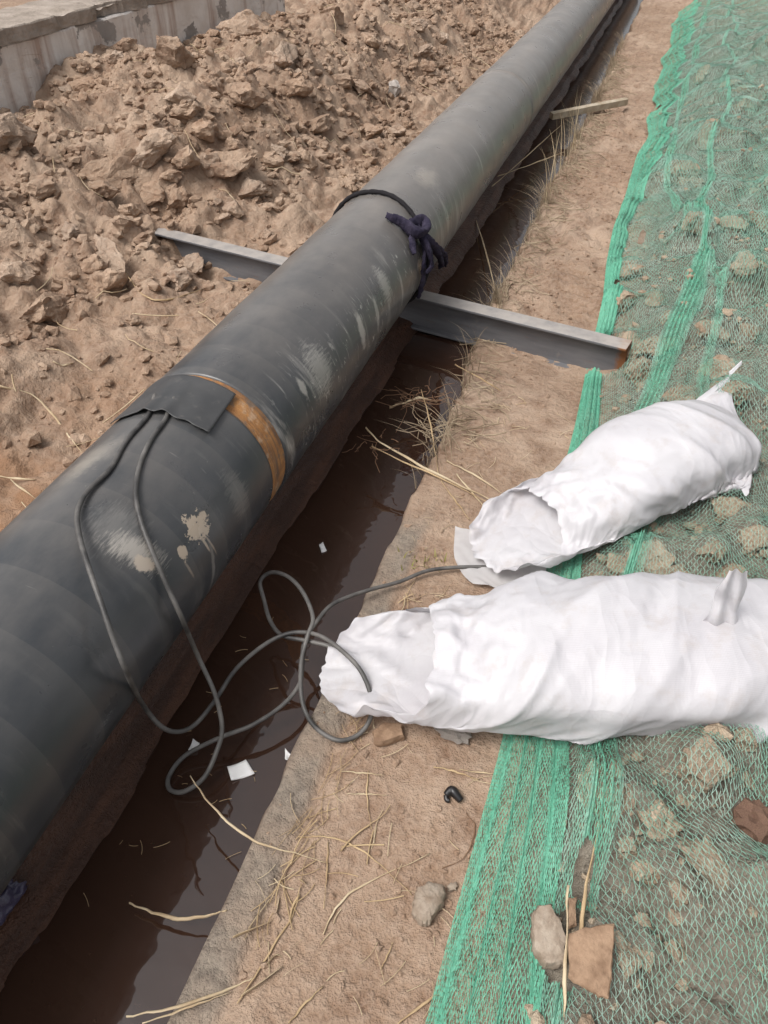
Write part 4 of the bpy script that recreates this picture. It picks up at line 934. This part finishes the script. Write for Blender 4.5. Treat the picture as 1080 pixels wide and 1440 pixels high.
# ------------------------------------------------------------------ stalks one can pick out
def stalk(u_list, rad, label, mat='straw', lift=.004, water=False, name='reed_stalk', group='dry reed stalks on the ground', taper=.6, cat='stalk'):
    pts = []
    for e in u_list:
        if len(e) == 3: pts.append(pix(e[0], e[1], e[2]))
        else:
            p = onto(e[0], e[1], lift, True); pts.append(p)
    C = catmull(pts, 7); n = len(C); C += .0024 * np.stack([perlin(np.arange(n) * .4, np.zeros(n), int(u_list[0][0]) + q) for q in range(3)], 1)
    rr = .85 * rad * np.interp(np.linspace(0, 1, n), [0, 1], [1, taper]) * (1 + .12 * (np.arange(n) % 9 == 4))
    return tag(link(name, tube_mesh(name, C, rr, 6, .45, 4.0), M[mat]), label, cat, group)
stalk([(267, 1092, .02), (300, 1135, .03), (350, 1178, .03), (400, 1196, .02), (460, 1212, .006)], .0035, 'long curved straw reaching from the bank out over the water', 'straw_pale')
stalk([(181, 1270, -.055), (215, 1283, -.05), (250, 1292, -.045), (290, 1288, -.03), (318, 1280, .0)], .0048, 'thick pale stick leaning into the water near the bottom', 'straw_pale', taper=.8)
stalk([(176, 1430, .02), (250, 1416, .02), (330, 1388), (356, 1378)], .0040, 'pale reed lying over the kerb at the bottom edge', 'straw_pale')
stalk([(200, 1440, .02), (270, 1415, .012), (325, 1396)], .003, 'second pale reed just under the bottom-edge one', 'straw_pale')
stalk([(560, 1440), (600, 1410), (640, 1385)], .0036, 'straw running into the netting edge at the bottom', 'straw')
stalk([(418, 1178), (470, 1180), (520, 1205), (580, 1260)], .0028, 'arched straw crossing the bank toward the smooth stone', 'straw')
stalk([(455, 1315), (475, 1275), (520, 1240), (605, 1202)], .0030, 'curved straw arching left of the smooth stone', 'straw_pale')
stalk([(462, 1185), (460, 1225), (456, 1278)], .0024, 'short upright-looking straw on the bare bank', 'straw')
stalk([(518, 1085), (516, 1120), (522, 1168)], .0024, 'thin straw lying lengthwise on the bank below the brick fragment', 'straw')
stalk([(480, 1086), (510, 1088), (540, 1092)], .0024, 'thin straw lying crosswise below the cable coil', 'straw_pale')
stalk([(488, 1118), (515, 1118), (544, 1120)], .0022, 'lower crosswise thin straw on the bank', 'straw_pale')
stalk([(335, 1412), (375, 1348), (410, 1290), (424, 1245)], .0028, 'long dry leaf stalk beside the leaf litter on the lower bank', 'straw')
stalk([(535, 1365), (548, 1378 - 40), (552, 1325)], .002, 'short straw on the lower bank by the crumbly soil', 'straw')
stalk([(405, 1440), (430, 1412), (455, 1388)], .003, 'straw at the bottom edge of the bare bank', 'straw')
stalk([(610, 1080), (640, 1086), (672, 1098)], .0034, 'bent straw just above the black plastic clip', 'straw')
stalk([(645, 1084), (705, 1090)], .0026, 'straight straw between the clip and the netting', 'straw_pale')
stalk([(0, 1175 - 10), (2, 1166)], .001, 'pale bit at the left edge of the pipe', 'straw_pale') if False else None
stalk([(793, 1440, .10), (796, 1340, .13), (798, 1246, .15)], .0042, 'long pinkish stalk standing before the tile shards', 'straw_pale', taper=.8)
stalk([(815, 1365, .08), (822, 1260, .12), (845, 1148, .11)], .0045, 'knobbed tan stalk stuck in the netting above the tile shards', 'straw', taper=.9)
stalk([(829, 1382, .08), (845, 1350, .11), (862, 1332, .12)], .006, 'short thick stalk leaning on the flat tile shard', 'straw_pale', taper=.9)
stalk([(515, 602, .06), (535, 622, .05), (580, 648, .03), (640, 680, .012), (695, 704, .012)], .0060, 'thick dry weed stem reaching over the water behind the rear sack', 'straw_pale')
stalk([(523, 628, .04), (560, 646, .03), (610, 668, .014), (690, 708, .01)], .0045, 'thinner weed stem lying along the thick one', 'straw')
stalk([(628, 650), (665, 668), (705, 695)], .0048, 'straight reed on the soil above the weed stems', 'straw_pale')
stalk([(642, 669), (660, 690), (683, 718)], .0048, 'short pale reed pointing at the rear sack', 'straw_pale')
stalk([(620, 678), (640, 705), (660, 732)], .0036, 'thin brown reed left of the rear sack mouth', 'straw')
stalk([(548, 573, .0), (570, 566, .0), (590, 560, .01), (615, 565, .01)], .0075, 'broken pale stem lying on the water beyond the weed stems', 'straw_pale', taper=.6)
stalk([(592, 548, .03), (604, 590, .02), (610, 625, .01), (616, 665, .005)], .004, 'drooping root stem at the water edge', 'straw')
stalk([(640, 513, .0), (672, 530, .01), (705, 550, .008)], .0045, 'straight stalk lying from bank to water in front of the beam', 'straw')
stalk([(668, 305, -.06), (685, 360, -.03), (702, 436, .0)], .0050, 'thin white stalk leaning between the pipe and the far bank', 'straw_pale', taper=.9)
stalk([(692, 262, .0), (740, 220, .02), (790, 175, .04)], .0050, 'bleached stalk slanting from the pipe to the lath', 'straw_pale')
stalk([(700, 248, .0), (750, 230, .02), (795, 213, .03)], .0050, 'lower bleached stalk slanting from the pipe to the bank', 'straw_pale')
stalk([(0, 545), (45, 556), (75, 585), (95, 612), (118, 640)], .0060, 'curved pale root on the soil left of the pipe', 'straw_pale')
stalk([(0, 672), (50, 676)], .0060, 'short pale stick at the left edge beside the pipe', 'straw_pale')
stalk([(15, 676), (52, 703)], .0050, 'thin stick below the short pale one at the left edge', 'straw_pale')
stalk([(176, 385), (205, 418), (240, 422), (285, 408)], .0060, 'long bowed twig on the soil below the beam end', 'straw')
stalk([(75, 430 + 80), (90, 515), (103, 512)], .005, 'short curled root on the soil by the left edge', 'straw_pale')
stalk([(655, 1145), (668, 1165), (655, 1205), (622, 1222)], .0022, 'thin dark curved wire on the soil beside the netting', 'twig', name='bent_wire', cat='wire', group=None)
def leaf(px, w, label):
    pts = catmull([onto(u, v, .006) for u, v in px], 6); n = len(pts); t = np.linspace(0, 1, n)
    rr = w * np.sin(np.pi * np.clip(t * .9 + .08, 0, 1)) ** .7 + .0004
    me = tube_mesh('dry_leaf', pts, rr, 8, .12, .5); me.transform(Matrix.Identity(4)); return tag(link('dry_leaf', me, M['straw_pale']), label, 'leaf', 'dry reed leaves on the lower bank')
leaf([(328, 1320), (352, 1310), (384, 1296)], .009, 'broad dry leaf lying on the kerb, pointing at the water')
leaf([(384, 1296), (390, 1280), (392, 1264)], .004, 'narrow dry leaf rising from the end of the broad one')
leaf([(340, 1402), (365, 1385), (398, 1360)], .009, 'long dry leaf low on the bank beside the leaf stalk')
leaf([(375, 1358), (388, 1345), (398, 1347)], .006, 'small curled dry leaf above the long one')
leaf([(420, 1238), (428, 1243), (431, 1246)], .006, 'tiny curled leaf tip at the head of the long leaf stalk')

# ------------------------------------------------------------------ litter nobody could count
def straws(n, sampler, rmin, rmax, lmin, lmax, mat, name, label, lift=.003, curve=.12, rise=0.0):
    parts = []
    for _ in range(n):
        x, y, ang = sampler(); L = rng.uniform(lmin, lmax); c = rng.uniform(-curve, curve) * L
        t = np.linspace(-.5, .5, 5); px = x + np.cos(ang) * t * L - np.sin(ang) * c * (1 - 4 * t * t); py = y + np.sin(ang) * t * L + np.cos(ang) * c * (1 - 4 * t * t)
        pz = np.maximum(height(px, py), ZW) + lift + rng.uniform(0, .006)
        pz = np.maximum(pz, np.linspace(pz[0], pz[-1], 5)) + rise * rng.rand() * (t + .5)
        V, F, T = tube_np(np.stack([px, py, pz], 1), rng.uniform(rmin, rmax), 4, rng.uniform(.35, 1)); parts.append((V[:-2], F))
    V, F = join_parts(parts); return tag(link(name, np_mesh(name, V, F), M[mat]), label, 'litter', kind='stuff')
def s_kerb():
    y = rng.uniform(.42, 1.35); return rng.normal(-.37, .018), y, rng.normal(1.45, .5)
straws(70, s_kerb, .0006, .0016, .03, .10, 'straw', 'straw_litter', 'dry straw caught along the crack behind the kerb')
def s_bank(): return rng.uniform(-.42, -.05), .4 + 2.0 * rng.rand() ** 1.3, rng.uniform(0, 3.14)
straws(110, s_bank, .0006, .0016, .015, .07, 'straw_pale', 'straw_litter', 'fine straw bits scattered over the bare bank')
def s_leaf(): return rng.normal(-.30, .045), rng.normal(.60, .05), rng.normal(1.0, .5)
straws(8, s_leaf, .0014, .0032, .03, .09, 'straw', 'leaf_litter', 'dry reed bits heaped on the lower bank', .002, .1)
def s_heap():
    return rng.uniform(-3.3, -1.35), rng.uniform(1.2, 8.5), rng.uniform(0, 3.14)
straws(170, s_heap, .0012, .0028, .04, .22, 'straw_pale', 'straw_litter', 'loose straw on the spoil heap', .012, .15, .02)
def s_far(): y = rng.uniform(2.0, 8.5); return edge_right(y) + abs(rng.normal(.05, .07)), y, rng.uniform(0, 3.14)
straws(620, s_far, .0010, .0026, .04, .18, 'straw_grey', 'straw_litter', 'matted dry grass along the far trench edge', .004, .25, .02)
def s_water(): return rng.uniform(-.75, -.5), rng.uniform(.4, 1.2), rng.uniform(0, 3.14)
straws(26, s_water, .0006, .0012, .01, .035, 'straw', 'floating_bits', 'tiny bits floating on the muddy water', .001, .1)
def blades(n, sampler, mat, name, label, hmin, hmax, w):
    Vs, Fs, off = [], [], 0
    for _ in range(n):
        x, y, lx, ly = sampler(); h = rng.uniform(hmin, hmax); z = max(float(height(x, y)), ZW) - .005; t = np.linspace(0, 1, 6)
        bend = rng.uniform(.2, .9); px = x + lx * h * bend * t ** 1.8; py = y + ly * h * bend * t ** 1.8; pz = z + h * (t - .35 * bend * t ** 3)
        ww = w * rng.uniform(.6, 1.3) * (1 - t ** 2 * .9); a = rng.uniform(0, 3.14); ox, oy = np.cos(a) * ww, np.sin(a) * ww
        V = np.stack([np.stack([px - ox, py - oy, pz], 1), np.stack([px + ox, py + oy, pz], 1)], 1).reshape(-1, 3)
        F = np.array([(2 * i, 2 * i + 1, 2 * i + 3, 2 * i + 2) for i in range(5)]) + off; Vs.append(V); Fs.append(F); off += len(V)
    return tag(link(name, np_mesh(name, np.vstack(Vs), np.vstack(Fs)), M[mat]), label, 'grass', kind='stuff')
def g_edge():
    y = 2.05 + 7 * rng.rand() ** .9; y += .25 * math.sin(y * 5.1); x = float(edge_right(np.array(y))) + rng.normal(.015, .022)
    a = rng.uniform(0, 6.28); return x, y, math.cos(a) - .5, math.sin(a) * .8 - .2
blades(1500, g_edge, 'straw_grey', 'dry_grass', 'dry grass tufts fringing the far trench edge', .03, .17, .0013)
def g_tall():
    y = rng.uniform(4.2, 5.4); x = float(edge_right(np.array(y))) + rng.uniform(-.01, .04); return x, y, rng.uniform(-.5, .2), rng.uniform(-.3, .3)
blades(26, g_tall, 'straw_pale', 'dry_grass', 'tall bleached grass standing by the timber lath', .25, .55, .0022)
def g_weed():
    p = pix(rng.choice([595, 610, 700, 715, 585]) + rng.normal(0, 10), rng.choice([795, 788]) + rng.normal(0, 8), 0); return p.x, p.y, rng.uniform(-1, 1), rng.uniform(-1, 1)
blades(60, g_weed, 'weed', 'weed_leaves', 'sparse yellow-green weed leaves by the sack mouths', .01, .04, .0022)
# root tangles on the water's edge
def tangle(u, v, z, n, L, label, seed):
    c = pix(u, v, z); r = np.random.RandomState(seed); parts = []
    for _ in range(n):
        d = r.randn(3); d[2] = abs(d[2]) * .3 - .2; d /= np.linalg.norm(d); l = L * r.uniform(.3, 1); t = np.linspace(0, 1, 6)[:, None]
        P_ = np.array(c)[None] + np.array([r.randn() * .025, r.randn() * .03, 0])[None] + d[None] * t * l + .55 * l * np.cumsum(r.randn(6, 3) * .3, 0) * t * np.array([1, 1, .4]); P_[:, 2] = np.maximum(P_[:, 2], ZW + .002)
        V, F, T = tube_np(P_, .0012 * r.uniform(.6, 1.4), 4); parts.append((V[:-2], F))
    V, F = join_parts(parts); me = np_mesh('root_tangle', V, F); return tag(link('root_tangle', me, M['twig'] if seed % 2 else M['straw_grey']), label, 'roots')
tangle(595, 560, .02, 30, .13, 'tangle of fine roots on the water where the broken stem lies', 21)
tangle(612, 600, .0, 30, .14, 'pale hanging roots at the bank edge below the root tangle', 22)
tangle(522, 622, .04, 14, .08, 'fine rootlets at the tip of the thick weed stem', 23)
